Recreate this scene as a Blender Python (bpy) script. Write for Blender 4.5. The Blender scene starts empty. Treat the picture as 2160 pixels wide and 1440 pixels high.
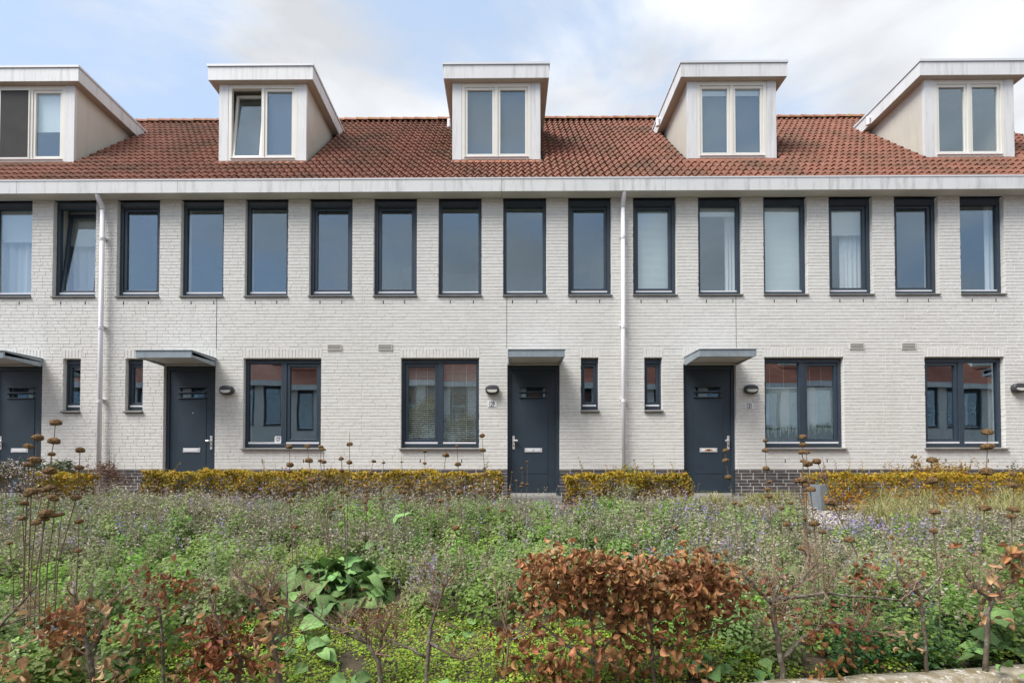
import bpy, math, random
import numpy as np
from mathutils import Vector, Matrix

random.seed(7)
rng = np.random.default_rng(7)
sc = bpy.context.scene
R = math.radians

# ------------------------------------------------------------------ camera, sky, sun, exposure
CAMX, CAMY, CAMZ = 7.6127, -9.0, 0.2681
cam = bpy.data.cameras.new('camera')
co = bpy.data.objects.new('camera', cam)
sc.collection.objects.link(co)
co.location = (CAMX, CAMY, CAMZ)
co.rotation_euler = (R(90 + 1.0208), 0, R(0.4669))
cam.sensor_width = 36.0
cam.lens = 1013.36 * 36 / 2160
cam.shift_x = (1080 - 1059.78) / 2160
cam.shift_y = (995.29 - 720) / 2160
cam.clip_start = 0.05
cam.clip_end = 2000
sc.camera = co

SUN_EL, SUN_AZ = 54.0, 236.0        # azimuth clockwise from +Y (north)
world = bpy.data.worlds.new('World')
sc.world = world
world.use_nodes = True
wn, wl = world.node_tree.nodes, world.node_tree.links
wn.clear()
w_out = wn.new('ShaderNodeOutputWorld')
w_bg = wn.new('ShaderNodeBackground')
w_bg.inputs['Strength'].default_value = 0.115
w_sky = wn.new('ShaderNodeTexSky')
w_sky.sky_type = 'NISHITA'
w_sky.sun_disc = False
w_sky.sun_elevation = R(SUN_EL)
w_sky.sun_rotation = R(SUN_AZ)
w_sky.air_density = 1.0
w_sky.dust_density = 1.5
w_sky.ozone_density = 1.5
w_tc = wn.new('ShaderNodeTexCoord')
w_map = wn.new('ShaderNodeMapping')
w_map.inputs['Scale'].default_value = (1.0, 1.0, 2.2)
w_map.inputs['Location'].default_value = (3.1, 0.4, 0.9)
w_n1 = wn.new('ShaderNodeTexNoise')
w_n1.inputs['Scale'].default_value = 1.9
w_n1.inputs['Detail'].default_value = 7.0
w_n1.inputs['Roughness'].default_value = 0.55
w_n1.inputs['Distortion'].default_value = 0.35
w_n2 = wn.new('ShaderNodeTexNoise')
w_n2.inputs['Scale'].default_value = 4.0
w_n2.inputs['Detail'].default_value = 5.0
w_sep = wn.new('ShaderNodeSeparateXYZ')
w_add = wn.new('ShaderNodeMath'); w_add.operation = 'MULTIPLY_ADD'      # clouds thicken towards +X
w_add.inputs[1].default_value = 0.15
w_ramp = wn.new('ShaderNodeMapRange')
w_ramp.inputs['From Min'].default_value = 0.40
w_ramp.inputs['From Max'].default_value = 0.62
w_ramp.interpolation_type = 'SMOOTHSTEP'
w_cl = wn.new('ShaderNodeMapRange')
w_cl.inputs['From Min'].default_value = 0.3
w_cl.inputs['From Max'].default_value = 0.7
w_cl.inputs['To Min'].default_value = 0.64
w_cl.inputs['To Max'].default_value = 1.0
w_ccol = wn.new('ShaderNodeMix'); w_ccol.data_type = 'RGBA'; w_ccol.blend_type = 'MULTIPLY'
w_ccol.inputs['Factor'].default_value = 1.0
w_ccol.inputs[6].default_value = (5.6, 5.75, 6.0, 1)
w_base = wn.new('ShaderNodeMix'); w_base.data_type = 'RGBA'             # thin veil over the blue
w_base.inputs['Factor'].default_value = 0.62
w_base.inputs[7].default_value = (3.7, 4.6, 5.9, 1)
w_mix = wn.new('ShaderNodeMix'); w_mix.data_type = 'RGBA'
wl.new(w_tc.outputs['Generated'], w_map.inputs['Vector'])
wl.new(w_map.outputs['Vector'], w_n1.inputs['Vector'])
wl.new(w_map.outputs['Vector'], w_n2.inputs['Vector'])
wl.new(w_tc.outputs['Generated'], w_sep.inputs['Vector'])
wl.new(w_sep.outputs['X'], w_add.inputs[0])
wl.new(w_n1.outputs['Fac'], w_add.inputs[2])
wl.new(w_add.outputs[0], w_ramp.inputs['Value'])
wl.new(w_n2.outputs['Fac'], w_cl.inputs['Value'])
wl.new(w_cl.outputs[0], w_ccol.inputs[7])
wl.new(w_sky.outputs['Color'], w_base.inputs[6])
wl.new(w_base.outputs[2], w_mix.inputs[6])
wl.new(w_ccol.outputs[2], w_mix.inputs[7])
wl.new(w_ramp.outputs[0], w_mix.inputs['Factor'])
wl.new(w_mix.outputs[2], w_bg.inputs['Color'])
wl.new(w_bg.outputs[0], w_out.inputs['Surface'])

sun = bpy.data.lights.new('sun', 'SUN')
sun.energy = 3.0
sun.angle = R(32)
sun.color = (1.0, 0.97, 0.93)
so = bpy.data.objects.new('sun', sun)
sc.collection.objects.link(so)
a = R(SUN_AZ); e = R(SUN_EL)
sdir = Vector((math.sin(a) * math.cos(e), math.cos(a) * math.cos(e), math.sin(e)))
so.rotation_euler = sdir.to_track_quat('Z', 'Y').to_euler()
so.location = (0, -20, 30)

sc.view_settings.view_transform = 'Standard'
sc.view_settings.look = 'None'
sc.view_settings.gamma = 1.0
sc.view_settings.exposure = 0.8
sc.view_settings.use_curve_mapping = False

# ------------------------------------------------------------------ helpers
COL = sc.collection

def link(o, parent=None):
    COL.objects.link(o)
    if parent is not None:
        o.parent = parent
    return o

def tag(o, label=None, cat=None, group=None, kind=None):
    if label: o['label'] = label
    if cat: o['category'] = cat
    if group: o['group'] = group
    if kind: o['kind'] = kind
    return o

def empty(name, loc, label=None, cat=None, group=None):
    o = bpy.data.objects.new(name, None)
    o.empty_display_size = 0.2
    o.location = loc
    link(o)
    return tag(o, label, cat, group)

class MB:
    """collects shapes into one mesh"""
    def __init__(s):
        s.v = []; s.f = []
    def add(s, vs, fs):
        n = len(s.v)
        s.v += [tuple(p) for p in vs]
        s.f += [tuple(i + n for i in f) for f in fs]
    def box(s, x0, x1, y0, y1, z0, z1):
        x0, x1 = min(x0, x1), max(x0, x1); y0, y1 = min(y0, y1), max(y0, y1); z0, z1 = min(z0, z1), max(z0, z1)
        s.add([(x0,y0,z0),(x1,y0,z0),(x1,y1,z0),(x0,y1,z0),(x0,y0,z1),(x1,y0,z1),(x1,y1,z1),(x0,y1,z1)],
              [(0,3,2,1),(4,5,6,7),(0,1,5,4),(1,2,6,5),(2,3,7,6),(3,0,4,7)])
    def prism(s, poly, ax, a0, a1):
        """poly: 2-D points; extruded along axis ax ('x','y','z') from a0 to a1"""
        n = len(poly)
        def P(p, a):
            return (a, p[0], p[1]) if ax == 'x' else ((p[0], a, p[1]) if ax == 'y' else (p[0], p[1], a))
        vs = [P(p, a0) for p in poly] + [P(p, a1) for p in poly]
        fs = [tuple(range(n))[::-1], tuple(range(n, 2*n))]
        for i in range(n):
            j = (i + 1) % n
            fs.append((i, j, n + j, n + i))
        s.add(vs, fs)
    def tube(s, pts, rad, n=8, cap=True):
        pts = [Vector(p) for p in pts]
        if not hasattr(rad, '__len__'): rad = [rad] * len(pts)
        base = len(s.v)
        up = Vector((0.13, 0.31, 0.94))
        for i, p in enumerate(pts):
            if i == 0: t = pts[1] - p
            elif i == len(pts) - 1: t = p - pts[-2]
            else: t = (pts[i+1] - pts[i-1])
            if t.length < 1e-9: t = Vector((0, 0, 1))
            t.normalize()
            if abs(t.dot(up)) > 0.97: u0 = Vector((1, 0, 0))
            else: u0 = up
            u = t.cross(u0).normalized(); w = t.cross(u)
            for k in range(n):
                an = 2 * math.pi * k / n
                q = p + (u * math.cos(an) + w * math.sin(an)) * rad[i]
                s.v.append(tuple(q))
        for i in range(len(pts) - 1):
            for k in range(n):
                j = (k + 1) % n
                s.f.append((base + i*n + k, base + i*n + j, base + (i+1)*n + j, base + (i+1)*n + k))
        if cap:
            s.f.append(tuple(base + k for k in range(n))[::-1])
            s.f.append(tuple(base + (len(pts)-1)*n + k for k in range(n)))
    def mesh(s, name, mat, smooth=False):
        me = bpy.data.meshes.new(name)
        me.from_pydata(s.v, [], s.f)
        if mat: me.materials.append(mat)
        if smooth:
            me.polygons.foreach_set('use_smooth', [True] * len(me.polygons))
        me.update()
        return me
    def build(s, name, mat, parent=None, smooth=False, loc=(0,0,0), bevel=0.0):
        me = s.mesh(name, mat, smooth)
        o = bpy.data.objects.new(name, me)
        o.location = loc
        link(o, parent)
        if bevel:
            m = o.modifiers.new('edge', 'BEVEL'); m.width = bevel; m.segments = 2; m.limit_method = 'ANGLE'; m.angle_limit = R(40)
        return o

def np_mesh(name, V, F, mat, col=None, smooth=False, parent=None):
    """V (n,3), F (m,3) triangles, col (n,3) point colours -> object"""
    me = bpy.data.meshes.new(name)
    n, m = len(V), len(F)
    me.vertices.add(n); me.vertices.foreach_set('co', np.asarray(V, dtype=np.float32).ravel())
    me.loops.add(m * 3); me.loops.foreach_set('vertex_index', np.asarray(F, dtype=np.int32).ravel())
    me.polygons.add(m); me.polygons.foreach_set('loop_start', np.arange(0, m*3, 3, dtype=np.int32))
    if smooth: me.polygons.foreach_set('use_smooth', np.ones(m, dtype=bool))
    me.update(calc_edges=True)
    if col is not None:
        at = me.color_attributes.new('tint', 'FLOAT_COLOR', 'POINT')
        c4 = np.ones((n, 4), dtype=np.float32); c4[:, :3] = col
        at.data.foreach_set('color', c4.ravel())
    if mat: me.materials.append(mat)
    o = bpy.data.objects.new(name, me)
    link(o, parent)
    return o

def nodes_of(m):
    return m.node_tree.nodes, m.node_tree.links

def mat(name, color, rough=0.7, spec=0.3, metal=0.0, vary=0.0, vscale=3.0, bump=0.0, bscale=60.0, dirt=None, dscale=(1.5,1.5,1.5), damt=0.5, dlo=0.5, dhi=0.75):
    """principled colour + broad noise variation + fine bump + optional dirt patches, all from world position"""
    m = bpy.data.materials.new(name)
    m.use_nodes = True
    N, L = nodes_of(m)
    b = N['Principled BSDF']
    b.inputs['Roughness'].default_value = rough
    b.inputs['Specular IOR Level'].default_value = spec
    b.inputs['Metallic'].default_value = metal
    g = N.new('ShaderNodeNewGeometry')
    cur = None
    rgb = N.new('ShaderNodeRGB'); rgb.outputs[0].default_value = (*color, 1)
    cur = rgb.outputs[0]
    if vary:
        nz = N.new('ShaderNodeTexNoise'); nz.inputs['Scale'].default_value = vscale; nz.inputs['Detail'].default_value = 5
        L.new(g.outputs['Position'], nz.inputs['Vector'])
        mr = N.new('ShaderNodeMapRange'); mr.inputs['From Min'].default_value = 0.3; mr.inputs['From Max'].default_value = 0.7
        mr.inputs['To Min'].default_value = 1 - vary; mr.inputs['To Max'].default_value = 1 + vary
        L.new(nz.outputs['Fac'], mr.inputs['Value'])
        mx = N.new('ShaderNodeMix'); mx.data_type = 'RGBA'; mx.blend_type = 'MULTIPLY'; mx.inputs['Factor'].default_value = 1
        L.new(cur, mx.inputs[6]); L.new(mr.outputs[0], mx.inputs[7]); cur = mx.outputs[2]
    if dirt:
        mp = N.new('ShaderNodeMapping'); mp.inputs['Scale'].default_value = dscale
        L.new(g.outputs['Position'], mp.inputs['Vector'])
        nd = N.new('ShaderNodeTexNoise'); nd.inputs['Scale'].default_value = 1.0; nd.inputs['Detail'].default_value = 6; nd.inputs['Roughness'].default_value = 0.65
        L.new(mp.outputs[0], nd.inputs['Vector'])
        md = N.new('ShaderNodeMapRange'); md.inputs['From Min'].default_value = dlo; md.inputs['From Max'].default_value = dhi
        md.inputs['To Max'].default_value = damt
        L.new(nd.outputs['Fac'], md.inputs['Value'])
        m2 = N.new('ShaderNodeMix'); m2.data_type = 'RGBA'; m2.inputs[7].default_value = (*dirt, 1)
        L.new(cur, m2.inputs[6]); L.new(md.outputs[0], m2.inputs['Factor']); cur = m2.outputs[2]
    L.new(cur, b.inputs['Base Color'])
    if bump:
        nb = N.new('ShaderNodeTexNoise'); nb.inputs['Scale'].default_value = bscale; nb.inputs['Detail'].default_value = 4
        L.new(g.outputs['Position'], nb.inputs['Vector'])
        bp = N.new('ShaderNodeBump'); bp.inputs['Strength'].default_value = bump; bp.inputs['Distance'].default_value = 0.01
        L.new(nb.outputs['Fac'], bp.inputs['Height']); L.new(bp.outputs[0], b.inputs['Normal'])
    return m

def leaf_mat(name, tint=(1,1,1), rough=0.55, trans=0.42, spec=0.3, attr=True):
    m = bpy.data.materials.new(name)
    m.use_nodes = True
    N, L = nodes_of(m)
    b = N['Principled BSDF']; out = N['Material Output']
    b.inputs['Roughness'].default_value = rough
    b.inputs['Specular IOR Level'].default_value = spec
    if attr:
        at = N.new('ShaderNodeAttribute'); at.attribute_name = 'tint'
        c = at.outputs['Color']
    else:
        # single pieces: base colour with a per-object tint and veins-scale mottling
        oi = N.new('ShaderNodeObjectInfo')
        hv = N.new('ShaderNodeHueSaturation')
        hv.inputs['Color'].default_value = (*tint, 1)
        m1 = N.new('ShaderNodeMapRange'); m1.inputs['To Min'].default_value = 0.55; m1.inputs['To Max'].default_value = 1.55
        L.new(oi.outputs['Random'], m1.inputs['Value']); L.new(m1.outputs[0], hv.inputs['Value'])
        m3 = N.new('ShaderNodeMath'); m3.operation = 'MULTIPLY'; m3.inputs[1].default_value = 7.31
        m4 = N.new('ShaderNodeMath'); m4.operation = 'FRACT'
        L.new(oi.outputs['Random'], m3.inputs[0]); L.new(m3.outputs[0], m4.inputs[0])
        m5 = N.new('ShaderNodeMapRange'); m5.inputs['To Min'].default_value = 0.485; m5.inputs['To Max'].default_value = 0.515
        L.new(m4.outputs[0], m5.inputs['Value']); L.new(m5.outputs[0], hv.inputs['Hue'])
        g = N.new('ShaderNodeNewGeometry')
        nz = N.new('ShaderNodeTexNoise'); nz.inputs['Scale'].default_value = 55; nz.inputs['Detail'].default_value = 4
        L.new(g.outputs['Position'], nz.inputs['Vector'])
        mr = N.new('ShaderNodeMapRange'); mr.inputs['From Min'].default_value = .3; mr.inputs['From Max'].default_value = .7
        mr.inputs['To Min'].default_value = .75; mr.inputs['To Max'].default_value = 1.2
        L.new(nz.outputs['Fac'], mr.inputs['Value'])
        mx = N.new('ShaderNodeMix'); mx.data_type = 'RGBA'; mx.blend_type = 'MULTIPLY'; mx.inputs['Factor'].default_value = 1
        L.new(hv.outputs[0], mx.inputs[6]); L.new(mr.outputs[0], mx.inputs[7])
        c = mx.outputs[2]
    L.new(c, b.inputs['Base Color'])
    if trans:
        t = N.new('ShaderNodeBsdfTranslucent'); L.new(c, t.inputs['Color'])
        mxs = N.new('ShaderNodeMixShader'); mxs.inputs[0].default_value = trans
        L.new(b.outputs[0], mxs.inputs[1]); L.new(t.outputs[0], mxs.inputs[2]); L.new(mxs.outputs[0], out.inputs['Surface'])
    return m

def glass_mat(name, refl=0.34, tint=(0.96,0.985,0.98), rough=0.0):
    m = bpy.data.materials.new(name)
    m.use_nodes = True
    N, L = nodes_of(m)
    N.remove(N['Principled BSDF'])
    out = N['Material Output']
    t = N.new('ShaderNodeBsdfTransparent'); t.inputs['Color'].default_value = (*tint, 1)
    g = N.new('ShaderNodeBsdfGlossy'); g.inputs['Roughness'].default_value = rough; g.inputs['Color'].default_value = (0.72, 0.88, 1.0, 1)
    fr = N.new('ShaderNodeLayerWeight'); fr.inputs['Blend'].default_value = 0.5
    pw = N.new('ShaderNodeMath'); pw.operation = 'POWER'; pw.inputs[1].default_value = 4.0
    L.new(fr.outputs['Facing'], pw.inputs[0])
    ad = N.new('ShaderNodeMath'); ad.operation = 'MULTIPLY_ADD'; ad.use_clamp = True; ad.inputs[1].default_value = .6; ad.inputs[2].default_value = refl
    L.new(pw.outputs[0], ad.inputs[0])
    # panes are never perfectly flat
    geo = N.new('ShaderNodeNewGeometry')
    nz = N.new('ShaderNodeTexNoise'); nz.inputs['Scale'].default_value = 1.3; nz.inputs['Detail'].default_value = 1
    L.new(geo.outputs['Position'], nz.inputs['Vector'])
    bp = N.new('ShaderNodeBump'); bp.inputs['Strength'].default_value = 0.06; bp.inputs['Distance'].default_value = 0.02
    L.new(nz.outputs['Fac'], bp.inputs['Height']); L.new(bp.outputs[0], g.inputs['Normal'])
    mx = N.new('ShaderNodeMixShader')
    L.new(ad.outputs[0], mx.inputs[0]); L.new(t.outputs[0], mx.inputs[1]); L.new(g.outputs[0], mx.inputs[2])
    L.new(mx.outputs[0], out.inputs['Surface'])
    return m

def cell_mat(name, base, alt, cell, rough=0.8, patches=None, bump=0.3, bscale=90, low=0.8, high=1.18):
    """per-piece colour: white noise on cells of the given size (world), plus weathering patches"""
    m = bpy.data.materials.new(name)
    m.use_nodes = True
    N, L = nodes_of(m)
    b = N['Principled BSDF']; b.inputs['Roughness'].default_value = rough; b.inputs['Specular IOR Level'].default_value = 0.25
    g = N.new('ShaderNodeNewGeometry')
    dv = N.new('ShaderNodeVectorMath'); dv.operation = 'DIVIDE'; dv.inputs[1].default_value = cell
    fl = N.new('ShaderNodeVectorMath'); fl.operation = 'FLOOR'
    wnz = N.new('ShaderNodeTexWhiteNoise'); wnz.noise_dimensions = '3D'
    L.new(g.outputs['Position'], dv.inputs[0]); L.new(dv.outputs[0], fl.inputs[0]); L.new(fl.outputs[0], wnz.inputs['Vector'])
    mx = N.new('ShaderNodeMix'); mx.data_type = 'RGBA'; mx.inputs[6].default_value = (*base, 1); mx.inputs[7].default_value = (*alt, 1)
    L.new(wnz.outputs['Value'], mx.inputs['Factor'])
    nz = N.new('ShaderNodeTexNoise'); nz.inputs['Scale'].default_value = 14; nz.inputs['Detail'].default_value = 5
    L.new(g.outputs['Position'], nz.inputs['Vector'])
    mr = N.new('ShaderNodeMapRange'); mr.inputs['From Min'].default_value = .3; mr.inputs['From Max'].default_value = .7
    mr.inputs['To Min'].default_value = low; mr.inputs['To Max'].default_value = high
    L.new(nz.outputs['Fac'], mr.inputs['Value'])
    mm = N.new('ShaderNodeMix'); mm.data_type = 'RGBA'; mm.blend_type = 'MULTIPLY'; mm.inputs['Factor'].default_value = 1
    L.new(mx.outputs[2], mm.inputs[6]); L.new(mr.outputs[0], mm.inputs[7])
    cur = mm.outputs[2]
    for (pc, sc_, lo, hi, amt) in (patches or []):
        mp = N.new('ShaderNodeMapping'); mp.inputs['Scale'].default_value = sc_
        L.new(g.outputs['Position'], mp.inputs['Vector'])
        nd = N.new('ShaderNodeTexNoise'); nd.inputs['Scale'].default_value = 1; nd.inputs['Detail'].default_value = 7; nd.inputs['Roughness'].default_value = .68
        L.new(mp.outputs[0], nd.inputs['Vector'])
        md = N.new('ShaderNodeMapRange'); md.inputs['From Min'].default_value = lo; md.inputs['From Max'].default_value = hi; md.inputs['To Max'].default_value = amt
        L.new(nd.outputs['Fac'], md.inputs['Value'])
        m2 = N.new('ShaderNodeMix'); m2.data_type = 'RGBA'; m2.inputs[7].default_value = (*pc, 1)
        L.new(cur, m2.inputs[6]); L.new(md.outputs[0], m2.inputs['Factor']); cur = m2.outputs[2]
    L.new(cur, b.inputs['Base Color'])
    nb = N.new('ShaderNodeTexNoise'); nb.inputs['Scale'].default_value = bscale; nb.inputs['Detail'].default_value = 4
    L.new(g.outputs['Position'], nb.inputs['Vector'])
    bp = N.new('ShaderNodeBump'); bp.inputs['Strength'].default_value = bump; bp.inputs['Distance'].default_value = 0.008
    L.new(nb.outputs['Fac'], bp.inputs['Height']); L.new(bp.outputs[0], b.inputs['Normal'])
    return m

M = {}
M['brick'] = cell_mat('painted_white_brick', (.735,.72,.685), (.695,.68,.64), (.22,9,.0625), .85,
                      patches=[((.50,.48,.43), (.9,1,.35), .52, .8, .35), ((.42,.40,.36), (6,6,2.5), .60, .8, .3), ((.44,.42,.37), (5,5,.5), .56, .8, .4)], bump=.5, bscale=120, low=.94, high=1.05)
M['mortar'] = mat('painted_mortar', (.68,.665,.63), .95, vary=.06)
M['plinth'] = cell_mat('dark_plinth_brick', (.055,.05,.052), (.12,.105,.10), (.22,9,.0625), .8, patches=[((.3,.29,.27), (7,7,7), .6, .8, .5)])
M['plinth_mortar'] = mat('grey_mortar', (.26,.25,.24), .95, vary=.15)
M['tile'] = cell_mat('clay_roof_tile', (.195,.078,.049), (.24,.105,.07), (.14,.197,.21), .8,
                     patches=[((.085,.058,.035), (1.0,1.2,1.2), .45, .66, .75), ((.30,.20,.05), (2.6,2.6,2.6), .66, .78, .5), ((.05,.04,.03), (11,11,11), .66, .8, .3)], low=.82, high=1.15)
M['ridge'] = cell_mat('clay_ridge_tile', (.31,.13,.085), (.36,.17,.11), (.31,9,9), .8, patches=[((.34,.24,.06), (5,5,5), .5, .64, .75)])
M['deck'] = mat('dark_roof_underlay', (.05,.035,.03), .9)
M['trim'] = mat('grey_white_trim', (.66,.66,.65), .5, .3, vary=.04, vscale=2, dirt=(.33,.33,.31), dscale=(9,9,1.3), damt=.7, dlo=.5, dhi=.74)
M['soffit'] = mat('soffit_board', (.60,.57,.52), .6, vary=.05, vscale=2)
M['panel'] = mat('dormer_panel', (.68,.68,.67), .45, vary=.04, vscale=2, dirt=(.36,.35,.33), dscale=(12,12,1.0), damt=.6, dlo=.5, dhi=.76)
M['cheek'] = mat('dormer_cheek_board', (.60,.565,.485), .35, .45, vary=.05, vscale=1.5, dirt=(.38,.35,.30), dscale=(3,8,1.2), damt=.3)
M['cap'] = mat('metal_edge_cap', (.62,.64,.66), .4, .5)
M['cream'] = mat('cream_window_frame', (.72,.695,.625), .4, .4, vary=.03)
M['slate'] = mat('slate_blue_paint', (.035,.051,.071), .38, .45, vary=.1, vscale=4)
M['slate_door'] = mat('slate_blue_door_paint', (.029,.044,.061), .42, .45, vary=.15, vscale=2.5, bump=.12, bscale=220)
M['sill'] = mat('grey_stone_sill', (.22,.215,.205), .8, vary=.15, vscale=6)
M['white'] = mat('white_aluminium_strip', (.72,.72,.75), .4, .4)
M['pipe'] = mat('white_plastic_pipe', (.74,.73,.76), .4, .4, vary=.03, dirt=(.5,.48,.46), dscale=(8,8,1), damt=.3)
M['zinc'] = mat('weathered_zinc', (.30,.345,.38), .45, .5, .25, vary=.12, vscale=5, dirt=(.16,.18,.20), dscale=(14,14,2), damt=.5, dlo=.5, dhi=.75)
M['zinc_soffit'] = mat('canopy_underside', (.42,.41,.385), .7, vary=.08, vscale=4)
M['black'] = mat('black_gap', (.01,.01,.011), .9)
M['steel'] = mat('brushed_steel', (.70,.70,.69), .35, .5, .4)
M['lamp'] = mat('anthracite_lamp_housing', (.055,.056,.06), .5, .4)
M['lampglass'] = mat('frosted_lamp_glass', (.62,.61,.56), .25, .5)
M['plate'] = mat('white_enamel_plate', (.80,.80,.80), .3, .4)
M['ink'] = mat('dark_print', (.02,.03,.06), .6)
M['orange'] = mat('orange_sticker', (.75,.25,.02), .5)
M['greenmark'] = mat('green_sticker', (.02,.35,.10), .5)
M['vent'] = mat('beige_vent', (.58,.56,.51), .5)
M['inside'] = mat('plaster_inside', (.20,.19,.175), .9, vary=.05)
M['glass'] = glass_mat('window_glass', .135)
M['glass_low'] = glass_mat('window_glass_ground', .27)
M['curtain'] = mat('white_voile', (.72,.72,.74), .9)
M['blind'] = mat('pale_blind', (.78,.80,.80), .8)
M['greyblind'] = mat('grey_screen_blind', (.075,.078,.086), .8)
M['mesh_screen'] = mat('dark_insect_screen', (.035,.034,.034), .8, vary=.15)
M['slats'] = mat('ivory_slat', (.82,.81,.76), .4)
M['soil'] = mat('dark_garden_soil', (.075,.058,.040), .95, vary=.35, vscale=5, bump=.8, bscale=35, dirt=(.13,.11,.08), dscale=(7,7,7), damt=.6)
M['paving'] = cell_mat('brown_clay_paver', (.20,.145,.115), (.27,.21,.17), (.2,.1,9), .85, bump=.5)
M['road'] = mat('asphalt', (.055,.055,.056), .9, vary=.2, vscale=8, bump=.5, bscale=150)
M['slab'] = mat('pavement_concrete', (.32,.31,.29), .9, vary=.15, vscale=3, bump=.4, bscale=80)
M['kerb'] = cell_mat('lichen_concrete', (.40,.36,.29), (.34,.30,.24), (9,9,9), .95,
                     patches=[((.19,.145,.065), (9,9,9), .42, .62, .85), ((.70,.68,.62), (30,30,30), .57, .62, .9), ((.10,.085,.05), (22,22,22), .60, .7, .7)], bump=1.0, bscale=70)
M['gravel'] = mat('white_gravel', (.62,.58,.52), .9, vary=.2, vscale=30)
M['bark'] = mat('beech_bark', (.15,.12,.09), .9, vary=.3, vscale=30, bump=.6, bscale=150, dirt=(.34,.33,.28), dscale=(25,25,18), damt=.8, dlo=.52, dhi=.6)
M['twig'] = mat('reddish_twig', (.27,.18,.125), .85, vary=.3, vscale=25)
M['stem'] = mat('dry_brown_stem', (.17,.12,.085), .9, vary=.25, vscale=40)
M['seed'] = mat('brown_seed_head', (.20,.12,.055), .95, vary=.5, vscale=90, bump=1.0, bscale=260)
M['leaf'] = leaf_mat('small_leaf')
M['dryleaf'] = leaf_mat('dry_hedge_leaf', trans=.2, rough=.7, spec=.15)
M['beech'] = leaf_mat('dead_beech_leaf', (.35,.175,.075), .6, .22, .3, attr=False)
M['tanleaf'] = leaf_mat('pale_dead_beech_leaf', (.47,.31,.17), .65, .22, .25, attr=False)
M['rustleaf'] = leaf_mat('rust_dead_beech_leaf', (.26,.11,.05), .6, .2, .25, attr=False)
M['bigleaf'] = leaf_mat('sage_green_leaf', (.15,.26,.085), .65, .06, .25, attr=False)
M['indoor'] = leaf_mat('dark_house_plant', (.02,.045,.02), .5, .1, .3, attr=False)

# ------------------------------------------------------------------ terrain
def gz(x, y):
    x = np.asarray(x, float); y = np.asarray(y, float)
    z = np.interp(y, [-6.9, -6.2, -5.0, -2.9, -2.0, -1.7], [-1.0, -.95, -.76, -.40, -.26, -.2])
    bump = 0.025 * np.sin(x * 2.1 + y * 1.3) * np.sin(y * 2.7 + .5)
    z = z + np.where((y < -2.2) & (y > -6.6), bump, 0)
    return z

def kerb_y(x):           # inner edge of the concrete kerb along the street
    return -6.185 + 0.143 * (x - 8.866)

def ground_sheet():
    xs = np.concatenate([[-600, -120, -40], np.arange(-14, 30.01, .5), [60, 150, 600]])
    rows = [(-600, None), (-120, None), (-45, None), (-30, None), (-14.0, None), (-9.0, None)]
    V = []; F = []
    # rows follow the kerb: offsets from kerb line for the street side, absolute y for the bed side
    ys_bed = np.concatenate([np.linspace(0, 1, 26)])
    cols = []
    for x in xs:
        ky = float(kerb_y(min(max(x, -14), 30)))
        col = [(x, y, -1.27) for y, _ in rows] + [(x, ky - .35, -1.27), (x, ky - .10, -1.27), (x, ky - .08, -1.0)]
        for t in ys_bed:
            y = ky - .05 + t * (-1.65 - ky + .05)
            col.append((x, y, float(gz(x, y))))
        col += [(x, -1.6, -.2), (x, .4, -.2), (x, 20, -.2), (x, 120, -.2), (x, 600, -.2)]
        cols.append(col)
    n = len(cols[0])
    for c in cols: V += c
    for i in range(len(cols) - 1):
        for j in range(n - 1):
            F.append((i*n + j, (i+1)*n + j, (i+1)*n + j + 1, i*n + j + 1))
    mb = MB(); mb.add(V, F)
    o = mb.build('ground', M['soil'])
    tag(o, kind='structure')
ground_sheet()

mb = MB(); mb.box(-14, 30, -1.55, .05, -.30, -.17)
tag(mb.build('forecourt', M['paving']), kind='structure')
mb = MB(); mb.box(-60, 80, -12.0, -8.2, -1.5, -1.262)
tag(mb.build('road', M['road']), kind='structure')
mb = MB(); mb.prism([(-8.2,-1.5),(-8.2,-1.15),(-7.05,-1.15),(-7.05,-1.5)], 'x', -60, 80)
tag(mb.build('pavement', M['slab']), kind='structure')

def kerb():
    mb = MB()
    n = 240
    xs = np.linspace(-14, 30, n)
    prof = [(.0,-1.25),(.0,-.93),(-.012,-.902),(-.04,-.886),(-.10,-.88),(-.155,-.888),(-.19,-.905),(-.205,-.94),(-.21,-1.25)]
    V = []; F = []
    r = random.Random(3)
    for x in xs:
        ky = float(kerb_y(x)); j = [r.uniform(-.006, .006) for _ in prof]
        for k, (dy, z) in enumerate(prof):
            V.append((x, ky + dy + j[k]*.6, z + (j[k] if 0 < k < 8 else 0)))
    m = len(prof)
    for i in range(n - 1):
        for k in range(m - 1):
            F.append((i*m + k, i*m + k + 1, (i+1)*m + k + 1, (i+1)*m + k))
    mb.add(V, F)
    o = mb.build('retaining_kerb', M['kerb'], smooth=True)
    tag(o, kind='structure')
kerb()

# ------------------------------------------------------------------ the terrace
W = 4.9
ZP, ZT = .48, 5.61            # plinth top, wall top
PIT = .0625
TAN = 1.074; ANG = math.atan(TAN)
def roofz(y): return 6.028 + TAN * (y - .045)
RIDGE_Y = 3.5
CAMV = Vector((CAMX, CAMY, CAMZ))

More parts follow.
